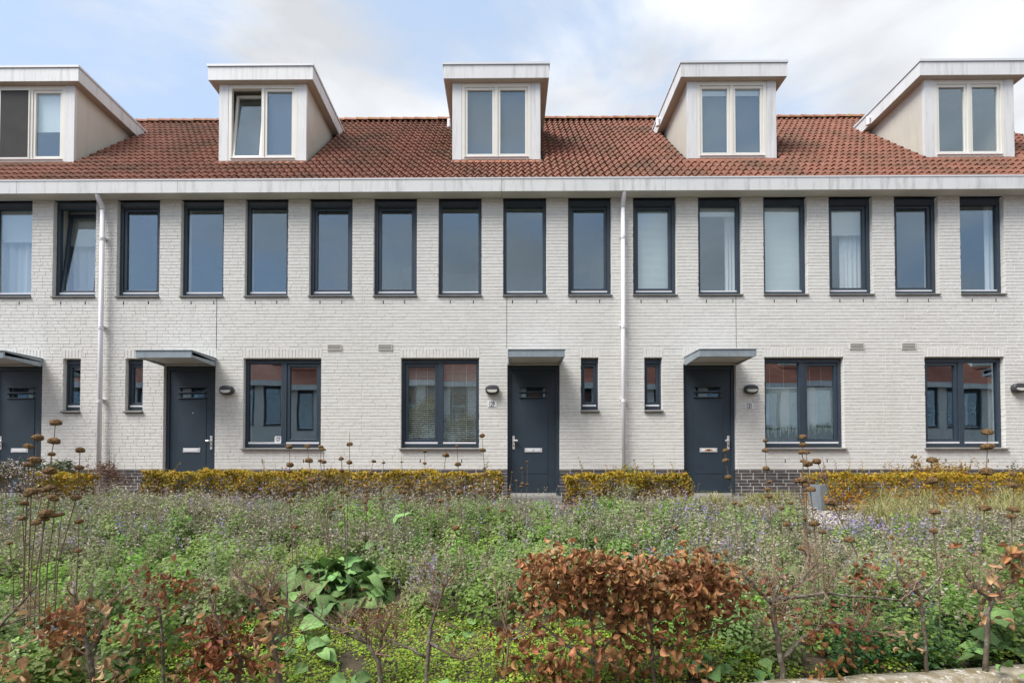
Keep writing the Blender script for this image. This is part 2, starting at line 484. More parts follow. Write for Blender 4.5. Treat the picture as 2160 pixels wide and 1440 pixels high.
# one brick mesh for all whole bricks
def brick_mesh(name, l, h, d, mtl):
    b = .004
    mb = MB()
    x0, x1, z0, z1 = -l/2, l/2, -h/2, h/2
    mb.add([(x0,b,z0),(x1,b,z0),(x1,b,z1),(x0,b,z1),(x0+b,0,z0+b),(x1-b,0,z0+b),(x1-b,0,z1-b),(x0+b,0,z1-b),(x0,d,z0),(x1,d,z0),(x1,d,z1),(x0,d,z1)],
           [(4,5,6,7),(0,1,5,4),(1,2,6,5),(2,3,7,6),(3,0,4,7),(0,8,9,1),(1,9,10,2),(2,10,11,3),(3,11,8,0)])
    return mb.mesh(name, mtl)
BR_L, BR_H = .210, .0545
BRICK = brick_mesh('brick', BR_L, BR_H, .10, M['brick'])
PBRICK = brick_mesh('plinth_brick', BR_L, BR_H, .10, M['plinth'])
SOLDIER = brick_mesh('soldier_brick', .0535, .165, .10, M['brick'])

def add_brick(mb, x0, x1, z0, z1, y, d=.10):
    b = min(.004, (x1-x0)*.2)
    y1 = d
    mb.add([(x0,y+b,z0),(x1,y+b,z0),(x1,y+b,z1),(x0,y+b,z1),(x0+b,y,z0+b),(x1-b,y,z0+b),(x1-b,y,z1-b),(x0+b,y,z1-b),(x0,y1,z0),(x1,y1,z0),(x1,y1,z1),(x0,y1,z1)],
           [(4,5,6,7),(0,1,5,4),(1,2,6,5),(2,3,7,6),(3,0,4,7),(0,8,9,1),(1,9,10,2),(2,10,11,3),(3,11,8,0)])

# two clay tile meshes: plain and grooved
def tile_mesh(name, groove):
    w, L = .14, .315
    us = np.linspace(-w/2, w/2, 9)
    def h(u):
        a_ = abs(u)
        v = .052 * max(0, math.cos(math.pi * a_ / .115)) ** 1.1 if a_ < .0575 else 0
        return v
    mb = MB(); V = []; F = []
    n = len(us)
    for v, dz in ((0, 0), (L, -.004)):
        for k, u in enumerate(us):
            g = -.004 if (groove and k in (3, 5)) else 0
            V.append((u, v, h(u) + dz + g))
    for k, u in enumerate(us): V.append((u, .006, h(u) - .034))
    for k in range(n - 1):
        F.append((k, k+1, n+k+1, n+k)); F.append((2*n+k, 2*n+k+1, k+1, k))
    mb.add(V, F)
    return mb.mesh(name, M['tile'])
TILE = [tile_mesh('roof_tile', False), tile_mesh('roof_tile_grooved', True)]

def slot_split(x0, x1, holes):
    """cut interval [x0,x1] by a list of (a,b) holes"""
    segs = [(x0, x1)]
    for a_, b_ in holes:
        new = []
        for s, t in segs:
            if b_ <= s or a_ >= t: new.append((s, t)); continue
            if a_ > s: new.append((s, a_))
            if b_ < t: new.append((b_, t))
        segs = new
    return [q for q in segs if q[1] - q[0] > .012]

class House:
    def __init__(s, i, label):
        s.i = i; s.x0 = i * W; s.mir = (i % 2 != 0)
        s.root = empty('terraced_house', (s.x0, 0, 0), label, 'house', 'white brick houses of the terrace')
        s.mo = .05 if s.mir else 0.0
    def m(s, x):
        return (W - (x + s.mo)) if s.mir else x
    def iv(s, a_, b_):
        p, q = s.m(a_), s.m(b_)
        return (min(p, q), max(p, q))

UPW = [(.6125 + 1.225*k - .408, .6125 + 1.225*k + .408) for k in range(4)]
Z_UP0 = 3.735

def build_wall(H):
    r = random.Random(100 + H.i)
    sw = H.iv(.405, .735); dr = H.iv(1.135, 2.115); lw = H.iv(2.65, 4.12)
    H.sw, H.dr, H.lw = sw, dr, lw
    jx = dr[1] + .012 if not H.mir else dr[0] - .012
    holes = [(a_, b_, Z_UP0, ZT + .1) for a_, b_ in UPW] + [(sw[0], sw[1], 1.545, 2.58), (dr[0], dr[1], -.3, 2.45), (lw[0], lw[1], .845, 2.58)]
    sold = [(sw[0] - .02, sw[1] + .02), (dr[0] - .02, dr[1] + .02), (lw[0] - .02, lw[1] + .02)]
    # backing wall in cells
    mb = MB(); g = .004
    xs = sorted({0, W} | {v for h in holes for v in (h[0] - g, h[1] + g)})
    zs = sorted({-.3, ZT} | {min(v, ZT) for h in holes for v in (h[2] - g, h[3] + g)} | {2.58 + g})
    zs = [z for z in zs if -.3 <= z <= ZT]
    for xi in range(len(xs) - 1):
        run = None
        for zi in range(len(zs) - 1):
            cx, cz = (xs[xi] + xs[xi+1]) / 2, (zs[zi] + zs[zi+1]) / 2
            solid = not any(h[0] - g <= cx <= h[1] + g and h[2] - g <= cz <= h[3] + g for h in holes)
            if solid:
                run = (run[0], zs[zi+1]) if run else (zs[zi], zs[zi+1])
            if (not solid or zi == len(zs) - 2) and run:
                mb.box(xs[xi], xs[xi+1], .0055, .32, run[0], run[1]); run = None
    mb.build('wall', M['mortar'], H.root)
    # bricks
    full, cut = [], []
    weeps = []
    for k in range(4):
        a_, b_ = UPW[k]
        for t in (.22, .76): weeps.append((a_ + (b_ - a_) * t + r.uniform(-.05, .05), 3.62))
    for t in (.25, .78): weeps.append((lw[0] + (lw[1] - lw[0]) * t, .62))
    wp = MB()
    nrow = int(round((ZT - ZP) / PIT))
    for row in range(nrow):
        z0 = ZP + row * PIT + .0045; z1 = min(z0 + BR_H, ZT - .002); zc = (z0 + z1) / 2
        hs = [(h[0], h[1]) for h in holes if h[2] < zc < h[3]]
        if 2.58 < zc < 2.75: hs += sold
        if 2.75 < zc < Z_UP0: hs.append((jx - .004, jx + .004))
        for wx, wz in weeps:
            if abs(wz - zc) < PIT / 2:
                hs.append((wx - .008, wx + .008)); wp.box(wx - .007, wx + .007, .0015, .0052, z0 - .004, z1 + .004)
        x = -r.choice([.0, .055, .11, .165]) - r.uniform(0, .012)
        while x < W:
            l = BR_L if r.random() < .86 else .1
            a0, a1 = x, x + l
            x = a1 + .002
            for s0, s1 in slot_split(max(a0, 0.0), min(a1, W), hs):
                y = r.uniform(-.0012, .0012)
                if abs((s1 - s0) - BR_L) < .001 and z1 - z0 > .05: full.append(((s0 + s1) / 2, y, zc))
                else: cut.append((s0, s1, z0, z1, y))
    wp.build('weep_slots', M['black'], H.root)['kind'] = 'stuff'
    def dist(p): return (Vector((p[0] + H.x0, p[1], p[2])) - CAMV).length
    full.sort(key=dist)
    inview = [p for p in full if -1.9 < p[0] + H.x0 < 17.2 and p[2] > .75][:300]
    ids = set(map(id, inview))
    for p in inview:
        o = bpy.data.objects.new('brick', BRICK)
        o.location = p
        o.rotation_euler = (r.uniform(-.012, .012), r.uniform(-.005, .005), r.uniform(-.005, .005))
        link(o, H.root)
    mb = MB()
    for p in full:
        if id(p) in ids: continue
        add_brick(mb, p[0] - BR_L/2, p[0] + BR_L/2, p[2] - BR_H/2, p[2] + BR_H/2, p[1])
    for c in cut: add_brick(mb, *c)
    mb.build('brickwork', M['brick'], H.root)['kind'] = 'stuff'
    # upright bricks over the openings
    for a_, b_ in sold:
        n = max(1, int(round((b_ - a_) / .0625)))
        st = (b_ - a_) / n
        for q in range(n):
            o = bpy.data.objects.new('soldier_brick', SOLDIER)
            o.location = (a_ + st * (q + .5), r.uniform(-.003, .002), 2.6625)
            o.rotation_euler = (0, r.uniform(-.01, .01), r.uniform(-.01, .01))
            link(o, H.root)
    # movement joint
    mb = MB(); mb.box(jx - .0025, jx + .0025, .001, .0052, 2.76, Z_UP0 - .01)
    mb.build('movement_joint', M['black'], H.root)
    # plinth
    mb = MB()
    for s0, s1 in slot_split(0, W, [dr]): mb.box(s0, s1, .010, .012, -.3, ZP - .004)
    mb.build('plinth', M['plinth_mortar'], H.root)
    seen = [(-2, 1.6), (8.4, 9.0), (11.8, 13.4)]
    rest = MB()
    for row in range(11):
        z0 = -.21 + row * PIT + .0045; z1 = min(z0 + BR_H, ZP - .004); x = -r.choice([.0, .055, .11])
        if z1 - z0 < .02: continue
        while x < W:
            a0, a1 = x, x + BR_L; x = a1 + .0105
            for s0, s1 in slot_split(max(a0, 0), min(a1, W), [dr]):
                xc = (s0 + s1) / 2
                if abs(s1 - s0 - BR_L) < .001 and any(p <= xc + H.x0 <= q for p, q in seen):
                    o = bpy.data.objects.new('plinth_brick', PBRICK); o.location = (xc, r.uniform(-.002, .003), (z0 + z1)/2); link(o, H.root)
                else: add_brick(rest, s0, s1, z0, z1, 0)
    rest.build('plinth_brickwork', M['plinth'], H.root)['kind'] = 'stuff'
    # interior shell
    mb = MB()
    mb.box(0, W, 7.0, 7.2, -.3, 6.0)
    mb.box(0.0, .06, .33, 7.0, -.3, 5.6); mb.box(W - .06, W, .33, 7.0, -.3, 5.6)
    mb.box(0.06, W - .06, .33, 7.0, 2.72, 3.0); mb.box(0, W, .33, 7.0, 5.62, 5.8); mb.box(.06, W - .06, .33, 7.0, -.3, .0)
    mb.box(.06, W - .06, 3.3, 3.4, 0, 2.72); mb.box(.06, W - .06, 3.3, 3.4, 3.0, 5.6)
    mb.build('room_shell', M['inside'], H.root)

def curtain_mesh(x0, x1, z0, z1, y, folds, amp):
    mb = MB(); n = folds * 8
    V = []; F = []
    for zi, z in enumerate(np.linspace(z0, z1, 4)):
        for k in range(n + 1):
            t = k / n
            V.append((x0 + (x1 - x0) * t, y + amp * math.sin(t * folds * 2 * math.pi) * (1.1 - .2 * zi / 3) + amp * .4 * math.sin(t * folds * 4.4), z))
    for zi in range(3):
        for k in range(n):
            F.append((zi*(n+1)+k, zi*(n+1)+k+1, (zi+1)*(n+1)+k+1, (zi+1)*(n+1)+k))
    mb.add(V, F)
    return mb

def pleat_mesh(x0, x1, z0, z1, y, pitch=.022, amp=.006):
    n = max(2, int(abs(z1 - z0) / pitch)); mb = MB(); V = []; F = []
    for k in range(2*n + 1):
        z = z0 + (z1 - z0) * k / (2*n); yy = y + (amp if k % 2 else -amp)
        V += [(x0, yy, z), (x1, yy, z)]
    for k in range(2*n):
        F.append((2*k, 2*k+1, 2*k+3, 2*k+2))
    mb.add(V, F); return mb

def frame_boxes(mb, x0, x1, z0, z1, y0, y1, l, r_, t, b):
    mb.box(x0, x0 + l, y0, y1, z0, z1); mb.box(x1 - r_, x1, y0, y1, z0, z1)
    mb.box(x0 + l, x1 - r_, y0, y1, z1 - t, z1); mb.box(x0 + l, x1 - r_, y0, y1, z0, z0 + b)

def pane(par, x0, x1, z0, z1, y, mtl, r):
    mb = MB(); mb.box(-(x1-x0)/2, (x1-x0)/2, 0, .006, -(z1-z0)/2, (z1-z0)/2)
    o = mb.build('pane', mtl, par, loc=((x0+x1)/2, y, (z0+z1)/2))
    o.rotation_euler = (r.uniform(-.004, .004), 0, r.uniform(-.006, .006))
    return o

def upper_window(H, k, op, content=None, tilt=False):
    r = random.Random(H.i * 17 + k)
    x0, x1 = UPW[k]; z0, z1 = Z_UP0 + .045, ZT - .003
    mb = MB(); frame_boxes(mb, x0, x1, z0, z1, .075, .145, .064, .064, .125, .062)
    w = mb.build('window', M['slate'], H.root, bevel=.004)
    mb = MB(); mb.prism([(-.03, Z_UP0 + .004), (.10, Z_UP0 + .004), (.10, Z_UP0 + .040), (-.03, Z_UP0 + .024)], 'x', x0 - .012, x1 + .012)
    mb.build('sill', M['sill'], w)
    gx0, gx1, gz0, gz1 = x0 + .064, x1 - .064, z0 + .062, z1 - .125
    mb = MB(); mb.box(gx0 + .002, gx1 - .002, .082, .105, gz0 + .001, gz0 + .026); mb.build('drip_strip', M['white'], w)
    holder = w
    if op:
        mb = MB(); c = ((gx0+gx1)/2, .098, gz0 + .027)
        frame_boxes(mb, gx0 - c[0] + .003, gx1 - c[0] - .003, 0, gz1 - c[2] - .003, 0, .05, .052, .052, .05, .05)
        sh = mb.build('sash', M['slate'], w, loc=c, bevel=.004)
        if tilt: sh.rotation_euler = (R(-5.5), 0, 0)
        hgt = gz1 - c[2]
        p = pane(w, gx0 + .055, gx1 - .055, c[2] + .05, gz1 - .053, .125, M['glass'], r)
        if tilt:
            p.location = (c[0], .125 + hgt * .5 * math.sin(R(5.5)), c[2] + hgt * .5); p.rotation_euler = (R(-5.5), 0, 0)
        yb = .20
    else:
        pane(w, gx0, gx1, gz0 + .026, gz1, .112, M['glass'], r); yb = .17
    ix0, ix1, iz0, iz1 = x0 - .03, x1 + .03, z0 + .02, z1 - .02
    if tilt: yb = .34
    if content == 'curtain_blind':
        pleat_mesh(ix0, ix1, iz0 + 1.10, iz1, yb + .03).build('roller_blind', M['blind'], w)
        curtain_mesh(ix0, ix1, iz0, iz1, yb + .14, 5, .03).build('curtain', M['curtain'], w, smooth=True)
    elif content == 'pleated':
        pleat_mesh(ix0, ix1, iz0, iz1, yb).build('pleated_blind', M['blind'], w)
    elif content == 'short_right':
        pleat_mesh(ix0, ix1, iz1 - .26, iz1, yb).build('pleated_blind', M['blind'], w)
        curtain_mesh(x1 - .21, x1 + .05, iz0, iz1, yb + .08, 4, .02).build('curtain', M['curtain'], w, smooth=True)
    elif content == 'half_right':
        pleat_mesh(ix0, ix1, iz1 - .62, iz1, yb).build('pleated_blind', M['blind'], w)
        curtain_mesh(x0 + .38, x1 + .05, iz0, iz1, yb + .08, 6, .02).build('curtain', M['curtain'], w, smooth=True)
    elif content == 'edge_strip':
        curtain_mesh(x1 - .16, x1 + .03, iz0, iz1, yb + .05, 2, .015).build('curtain', M['curtain'], w, smooth=True)
    elif content == 'roller_top':
        pleat_mesh(ix0, ix1, iz1 - .22, iz1, yb).build('pleated_blind', M['blind'], w)
    return w

def small_window(H):
    r = random.Random(H.i * 31 + 5)
    x0, x1 = H.sw; zs0, z1 = 1.545, 2.58
    mb = MB(); z0 = zs0 + .075
    mb.prism([(-.045, zs0 + .006), (.11, zs0 + .006), (.11, zs0 + .07), (-.045, zs0 + .030)], 'x', x0 - .012, x1 + .012)
    sill = mb
    mb = MB(); frame_boxes(mb, x0, x1, z0, z1 - .012, .075, .145, .035, .035, .09, .05)
    w = mb.build('small_window', M['slate'], H.root, bevel=.004)
    sill.build('sill', M['sill'], w)
    gx0, gx1, gz0, gz1 = x0 + .035, x1 - .035, z0 + .05, z1 - .102
    mb = MB(); mb.box(gx0 + .002, gx1 - .002, .07, .10, gz0 + .001, gz0 + .032); mb.build('drip_strip', M['white'], w)
    mb = MB(); frame_boxes(mb, gx0 + .003, gx1 - .003, gz0 + .034, gz1 - .003, .09, .14, .042, .042, .045, .05)
    mb.build('sash', M['slate'], w, bevel=.004)
    pane(w, gx0 + .045, gx1 - .045, gz0 + .084, gz1 - .048, .118, M['glass_low'], r)
    return w

def big_window(H, kind):
    r = random.Random(H.i * 13 + 2)
    x0, x1 = H.lw; zs0, z1 = .845, 2.58
    mb = MB(); mb.prism([(-.05, zs0 + .006), (.11, zs0 + .006), (.11, zs0 + .055), (-.05, zs0 + .024)], 'x', x0 - .03, x1 + .03)
    sill = mb
    z0 = zs0 + .06
    fixL = not H.mir
    mu = (x0 + x1) / 2 - .0 
    mb = MB(); frame_boxes(mb, x0, x1, z0, z1 - .012, .075, .145, .06, .06, .075, .06)
    mb.box(mu - .05, mu + .05, .0752, .1448, z0 + .06, z1 - .087)
    w = mb.build('front_window', M['slate'], H.root, bevel=.004)
    sill.build('sill', M['sill'], w)
    gz0, gz1 = z0 + .06, z1 - .087
    panes = []
    for (a_, b_, fixed) in ((x0 + .06, mu - .05, fixL), (mu + .05, x1 - .06, not fixL)):
        mb = MB(); mb.box(a_ + .002, b_ - .002, .07, .10, gz0 + .001, gz0 + .034); mb.build('drip_strip', M['white'], w)
        if fixed:
            pane(w, a_, b_, gz0 + .034, gz1, .112, M['glass_low'], r); panes.append((a_, b_, gz0 + .034, gz1))
        else:
            mb = MB(); frame_boxes(mb, a_ + .003, b_ - .003, gz0 + .036, gz1 - .003, .09, .14, .055, .055, .055, .055)
            mb.build('sash', M['slate'], w, bevel=.004)
            pane(w, a_ + .058, b_ - .058, gz0 + .09, gz1 - .058, .118, M['glass_low'], r); panes.append((a_ + .058, b_ - .058, gz0 + .09, gz1 - .058))
    for (a_, b_, c_, d_) in panes:
        if kind == 'venetian':
            n = int((d_ - c_) / .0385)
            for q in range(n):
                mb = MB(); mb.box(a_ - .01 - (a_+b_)/2, b_ + .01 - (a_+b_)/2, -.0125, .0125, -.0014, .0014)
                o = mb.build('slat', M['slats'], w, loc=((a_ + b_)/2, .160, d_ - .02 - q * .0385))
                o.rotation_euler = (R(38 + r.uniform(-4, 4)), 0, r.uniform(-.003, .003))
            mb = MB()
            for t in (.28, .70): mb.box(a_ + (b_-a_)*t - .003, a_ + (b_-a_)*t + .003, .140, .143, c_, d_)
            mb.build('ladder_cord', M['slats'], w)
        elif kind == 'half_pleat':
            top = 2.02
            pleat_mesh(a_ - .01, b_ + .01, c_ - .02, top, .150).build('pleated_blind', M['blind'], w)
            mb = MB(); mb.box(a_ - .01, b_ + .01, .138, .162, top, top + .016)
            for t in (.2, .62): mb.box(a_ + (b_-a_)*t - .002, a_ + (b_-a_)*t + .002, .170, .174, top + .016, d_ + .02)
            mb.build('blind_rail', M['white'], w)
            # printed meadow on the pane's foil: flat blades just behind the glass
            film = MB(); rr = random.Random(77)
            for q in range(130):
                bx = a_ + (b_ - a_) * rr.random(); hh = (.10 + .26 * rr.random() ** 1.6); s_ = rr.uniform(-.05, .05); wd = rr.uniform(.006, .013)
                film.add([(bx - wd, .138, c_), (bx + wd, .138, c_), (bx + s_ + wd*.3, .138, c_ + hh), (bx + s_*.6 - wd, .138, c_ + hh*.55)], [(0,1,2,3)])
                if rr.random() < .5:
                    t = rr.uniform(.3, .95); lx = bx + s_*t; lz = c_ + hh*t; dx = rr.choice([-1, 1]) * rr.uniform(.012, .03)
                    film.add([(lx, 0.1382, lz), (lx + dx, 0.1382, lz + .012), (lx + dx*1.3, 0.1382, lz + .03), (lx + dx*.3, 0.1382, lz + .016)], [(0,1,2,3)])
            film.build('meadow_print', M['filmgreen'], w)
    if kind == 'number':
        a_, b_, c_, d_ = panes[0]
        mb = MB(); mb.box(b_ - .135, b_ - .004, .103, .107, c_ + .0, c_ + .115)
        s = mb.build('house_number_card', M['plate'], w)
        text_obj('127', (b_ - .122, .1015, c_ + .018), .115, w, M['ink'], sx=.56)
    return w

def text_obj(txt, loc, size, parent, mtl, sx=.7):
    cu = bpy.data.curves.new('number_print', 'FONT')
    cu.body = txt; cu.size = size; cu.extrude = .0006; cu.offset = size * .022
    cu.materials.append(mtl)
    t = bpy.data.objects.new('number_print_curve', cu)
    COL.objects.link(t)
    me = bpy.data.meshes.new_from_object(t.evaluated_get(bpy.context.evaluated_depsgraph_get()))
    bpy.data.objects.remove(t)
    o = bpy.data.objects.new('number_print', me)
    o.location = loc; o.rotation_euler = (R(90), 0, 0); o.scale = (sx, 1, 1)
    link(o, parent)
    return o

M['filmgreen'] = mat('green_print', (.07,.16,.05), .8, vary=.3, vscale=40)

def door(H, marks=None, peep=False, slots=('white', 'dark')):
    x0, x1 = H.dr
    mb = MB(); frame_boxes(mb, x0, x1, -.02, 2.445, .07, .14, .062, .062, .075, .03)
    d = mb.build('front_door', M['slate'], H.root, bevel=.004)
    lx0, lx1, lz0, lz1 = x0 + .064, x1 - .064, .012, 2.368
    # hinge side is away from the handle; handle sits on the lamp side
    hl = H.mir
    cx = (lx0 + lx1) / 2 + (.0 if not hl else -.0)
    sx0, sx1 = cx - .225, cx + .225
    s1, s2 = (1.962, 2.04), (1.852, 1.925)
    mb = MB()
    y0, y1 = .093, .135
    mb.box(lx0, sx0, y0, y1, lz0, lz1); mb.box(sx1, lx1, y0, y1, lz0, lz1)
    mb.box(sx0, sx1, y0, y1, lz0, s2[0]); mb.box(sx0, sx1, y0, y1, s2[1], s1[0]); mb.box(sx0, sx1, y0, y1, s1[1], lz1)
    leaf = mb.build('door_leaf', M['slate_door'], d)
    mb = MB(); px0, px1 = lx0 + .155, lx1 - .155
    mb.box(px0, px1, .0865, .0925, .40, 1.82)
    mb.box(px0, px1, .0865, .0925, .06, .385)
    mb.build('raised_panel', M['slate_door'], d, bevel=.003)
    mb = MB()
    for z in (2.045, 1.943, 1.842): mb.prism([(.060, z - .004), (.0928, z - .012), (.0928, z + .014), (.062, z + .008)], 'x', sx0 - .04, sx1 + .04)
    mb.build('louvre', M['slate'], d)
    for zz in (s1, s2):
        mb = MB(); mb.box(sx0 + .001, sx1 - .001, .118, .124, zz[0] + .001, zz[1] - .001)
        mb.build('door_glass', M['glass_low'], d)
    # handle on its long plate
    hx = lx1 - .052 if not hl else lx0 + .052
    sg = -1 if not hl else 1
    mb = MB(); mb.box(hx - .022, hx + .022, .080, .0925, .86, 1.115)
    pl = mb.build('handle_plate', M['steel'], d, bevel=.003)
    mb = MB(); mb.tube([(hx + sg*.004, .08, 1.02), (hx + sg*.004, .045, 1.02), (hx + sg*.02, .035, 1.02), (hx + sg*.075, .035, 1.02)], [.014, .014, .019, .019], 12)
    mb.build('door_knob', M['steel'], d, smooth=False)
    mb = MB(); mb.tube([(hx, .0795, .93), (hx, .076, .93)], .012, 12); mb.build('lock_cylinder', M['black'], d)
    mb = MB(); mb.box(cx - .165, cx + .165, .078, .0860, .805, .885)
    ms = mb.build('letter_slot', M['steel'], d, bevel=.003)
    mb = MB(); mb.box(cx - .135, cx + .135, .074, .0778, .822, .868); mb.build('letter_flap', M['white'], d, bevel=.002)
    if marks == 'green':
        mb = MB(); n = 14
        ring = [(math.cos(2*math.pi*k/n), math.sin(2*math.pi*k/n)) for k in range(n)]
        V = [(cx + c*.016, .0732, .846 + s*.016) for c, s in ring] + [(cx + c*.008, .0732, .846 + s*.008) for c, s in ring]
        mb.add(V, [(k, (k+1) % n, n + (k+1) % n, n + k) for k in range(n)])
        mb.box(cx - .004, cx + .004, .0728, .0735, .824, .834)
        mb.build('green_mark', M['greenmark'], d)
    if marks == 'orange':
        for (a_, b_, mt) in ((-.072, -.03, 'orange'), (-.03, .03, 'ink'), (.03, .072, 'orange')):
            mb = MB(); mb.box(cx + a_, cx + b_, .0725, .0735, .830, .862); mb.build('sticker', M[mt], d)
    if peep:
        mb = MB(); mb.tube([(cx + .02, .086, 1.555), (cx + .02, .078, 1.555)], .009, 12); mb.build('peephole', M['steel'], d)
    mb = MB(); mb.box(x0 + .063, x1 - .063, .045, .09, -.018, .035); mb.build('threshold', M['zinc_soffit'], d)
    mb = MB(); mb.box(x0 - .02, x1 + .02, -.28, .068, -.168, -.022); tag(mb.build('door_step', M['sill'], H.root, bevel=.01))
    # zinc canopy
    c0, c1 = x0 + .015, x1 + .010
    mb = MB()
    D_, zf, zb, th = -.72, 2.528, 2.572, .118
    mb.prism([(D_, zf - th), (D_, zf), (-.004, zb), (-.004, zb - th), (-.03, zb - th), (-.03, zb - th + .05), (D_ + .03, zf - th + .05), (D_ + .03, zf - th)], 'x', c0, c1)
    mb.box(c0 + .0, c0 + .03, D_ + .0305, -.031, zf - th + .010, zf - .01); mb.box(c1 - .03, c1, D_ + .0305, -.031, zf - th + .010, zf - .01)
    cn = mb.build('door_canopy', M['zinc'], H.root)
    mb = MB(); mb.prism([(D_ + .032, zf - th + .012), (D_ + .032, zf - th + .045), (-.034, zb - th + .045), (-.034, zb - th + .012)], 'x', c0 + .032, c1 - .032)
    mb.build('canopy_underside', M['zinc_soffit'], cn)
    mb = MB(); mb.prism([(D_ - .012, zf + .002), (D_ - .012, zf + .014), (-.005, zb + .014), (-.005, zb + .002)], 'x', c0 - .012, c1 + .012)
    mb.build('canopy_cap', M['zinc'], cn)
    return d

def wall_vent(H, x):
    mb = MB(); x0, x1, z0, z1 = x - .135, x + .135, 2.722, 2.838
    frame_boxes(mb, x0, x1, z0, z1, -.014, .004, .014, .014, .012, .012)
    v = mb.build('wall_vent', M['vent'], H.root)
    mb = MB(); mb.box(x0 + .012, x1 - .012, -.002, .003, z0 + .01, z1 - .01); mb.build('vent_back', M['lamp'], v)
    for q in range(4):
        z = z0 + .022 + q * .024
        mb = MB(); mb.prism([(-.012, z), (-.004, z + .014), (-.002, z + .016), (-.012, z + .010)], 'x', x0 + .014, x1 - .014); mb.build('slat', M['vent'], v)

def roof(H):
    r = random.Random(900 + H.i)
    DX0, DX1 = 1.585, 3.425
    DY = .90
    # underlay, left open behind the dormer
    mb = MB()
    def sheet(x0, x1, y0, y1):
        off = -.045
        mb.prism([(y0, roofz(y0) + off - .05), (y0, roofz(y0) + off), (y1, roofz(y1) + off), (y1, roofz(y1) + off - .05)], 'x', x0, x1)
    sheet(0, W, -.08, DY); sheet(0, DX0 + .05, DY, RIDGE_Y); sheet(DX1 - .05, W, DY, RIDGE_Y); sheet(DX0 + .05, DX1 - .05, 2.75, RIDGE_Y)
    rf = mb.build('roof', M['deck'], H.root)
    mb = MB(); mb.prism([(RIDGE_Y, roofz(RIDGE_Y) - .1), (RIDGE_Y, roofz(RIDGE_Y) - .05), (7.2, 5.8), (7.2, 5.75)], 'x', 0, W)
    mb.build('rear_roof_slope', M['deck'], rf)
    # tiles: 35 columns, rows up to the ridge
    tilt = .085
    ca, sa = math.cos(ANG), math.sin(ANG)
    gauge = .2665
    y_start = -.105
    nrow = int((RIDGE_Y - .06 - y_start) / (gauge * ca)) + 1
    pos = []
    for row in range(nrow):
        yy = y_start + row * gauge * ca
        for c in range(35):
            x = (c + .5) * .14
            inside = DX0 - .02 < x < DX1 + .02 and yy > DY - .16 and roofz(yy) < 8.66
            if inside: continue
            pos.append((x, yy, roofz(yy) - .022 + .034, c, row))
    def M4(p):
        x, y, z, c, row = p
        return Matrix.Translation((x + r.uniform(-.004, .004), y, z + r.uniform(-.003, .003))) @ Matrix.Rotation(ANG - tilt + r.uniform(-.012, .012), 4, 'X') @ Matrix.Rotation(r.uniform(-.015, .015), 4, 'Z')
    pos.sort(key=lambda p: (Vector((p[0] + H.x0, p[1], p[2])) - CAMV).length + (50 if not (-2.6 < p[0] + H.x0 < 18.0) else 0))
    for p in pos[:300]:
        o = bpy.data.objects.new('roof_tile', TILE[p[3] % 2])
        o.matrix_local = M4(p)
        link(o, rf)
    mb = MB()
    tv = [[v.co.copy() for v in t.vertices] for t in TILE]; tf = [[tuple(f.vertices) for f in t.polygons] for t in TILE]
    for p in pos[300:]:
        m4 = M4(p); k = p[3] % 2
        mb.add([m4 @ v for v in tv[k]], tf[k])
    mb.build('roof_tiling', M['tile'], rf)['kind'] = 'stuff'
    # ridge tiles
    n = 16; st = W / n
    for q in range(n):
        mb = MB(); L = st + .04; V = []; F = []
        for xe, rr in ((0, .118), (L, .100)):
            for k in range(9):
                an = math.pi * (k / 8) 
                V.append((xe, -math.cos(an) * rr * 1.1, math.sin(an) * rr))
        for k in range(8): F.append((k, k + 1, 9 + k + 1, 9 + k))
        F.append(tuple(range(9))[::-1])
        mb.add(V, F)
        o = mb.build('ridge_tile', M['ridge'], rf, loc=(q * st, RIDGE_Y, roofz(RIDGE_Y) - .02 + r.uniform(-.004, .004)))
        o.rotation_euler = (0, r.uniform(-.006, .012), 0)
    # gutter boards with joints every 3 m, soffit behind
    joints = [-1.48 + 3.003 * k - H.x0 for k in range(-2, 9)]
    cuts = [0.0] + [j for j in joints if .02 < j < W - .02] + [W]
    for a_, b_ in zip(cuts[:-1], cuts[1:]):
        ga = .003 if a_ > 0 else 0; gb = .003 if b_ < W else 0
        mb = MB(); mb.box(a_ + ga, b_ - gb, -.25, -.235, 5.592, 5.820)
        mb.build('gutter_board', M['trim'], H.root)
        mb = MB(); mb.box(a_ + ga, b_ - gb, -.234, .012, 5.612, 5.628)
        mb.build('soffit_board', M['soffit'], H.root)
        mb = MB(); mb.box(a_, b_, -.2345, -.224, 5.63, 5.812); mb.box(a_, b_, -.224, -.10, 5.63, 5.64); mb.box(a_, b_, -.11, -.10, 5.64, 5.80)
        mb.build('gutter_trough', M['lamp'], H.root)
    mb = MB(); mb.box(0, W, -.258, -.226, 5.8205, 5.845); mb.build('gutter_edge', M['cap'], H.root)
    dormer(H, DX0, DX1, DY)

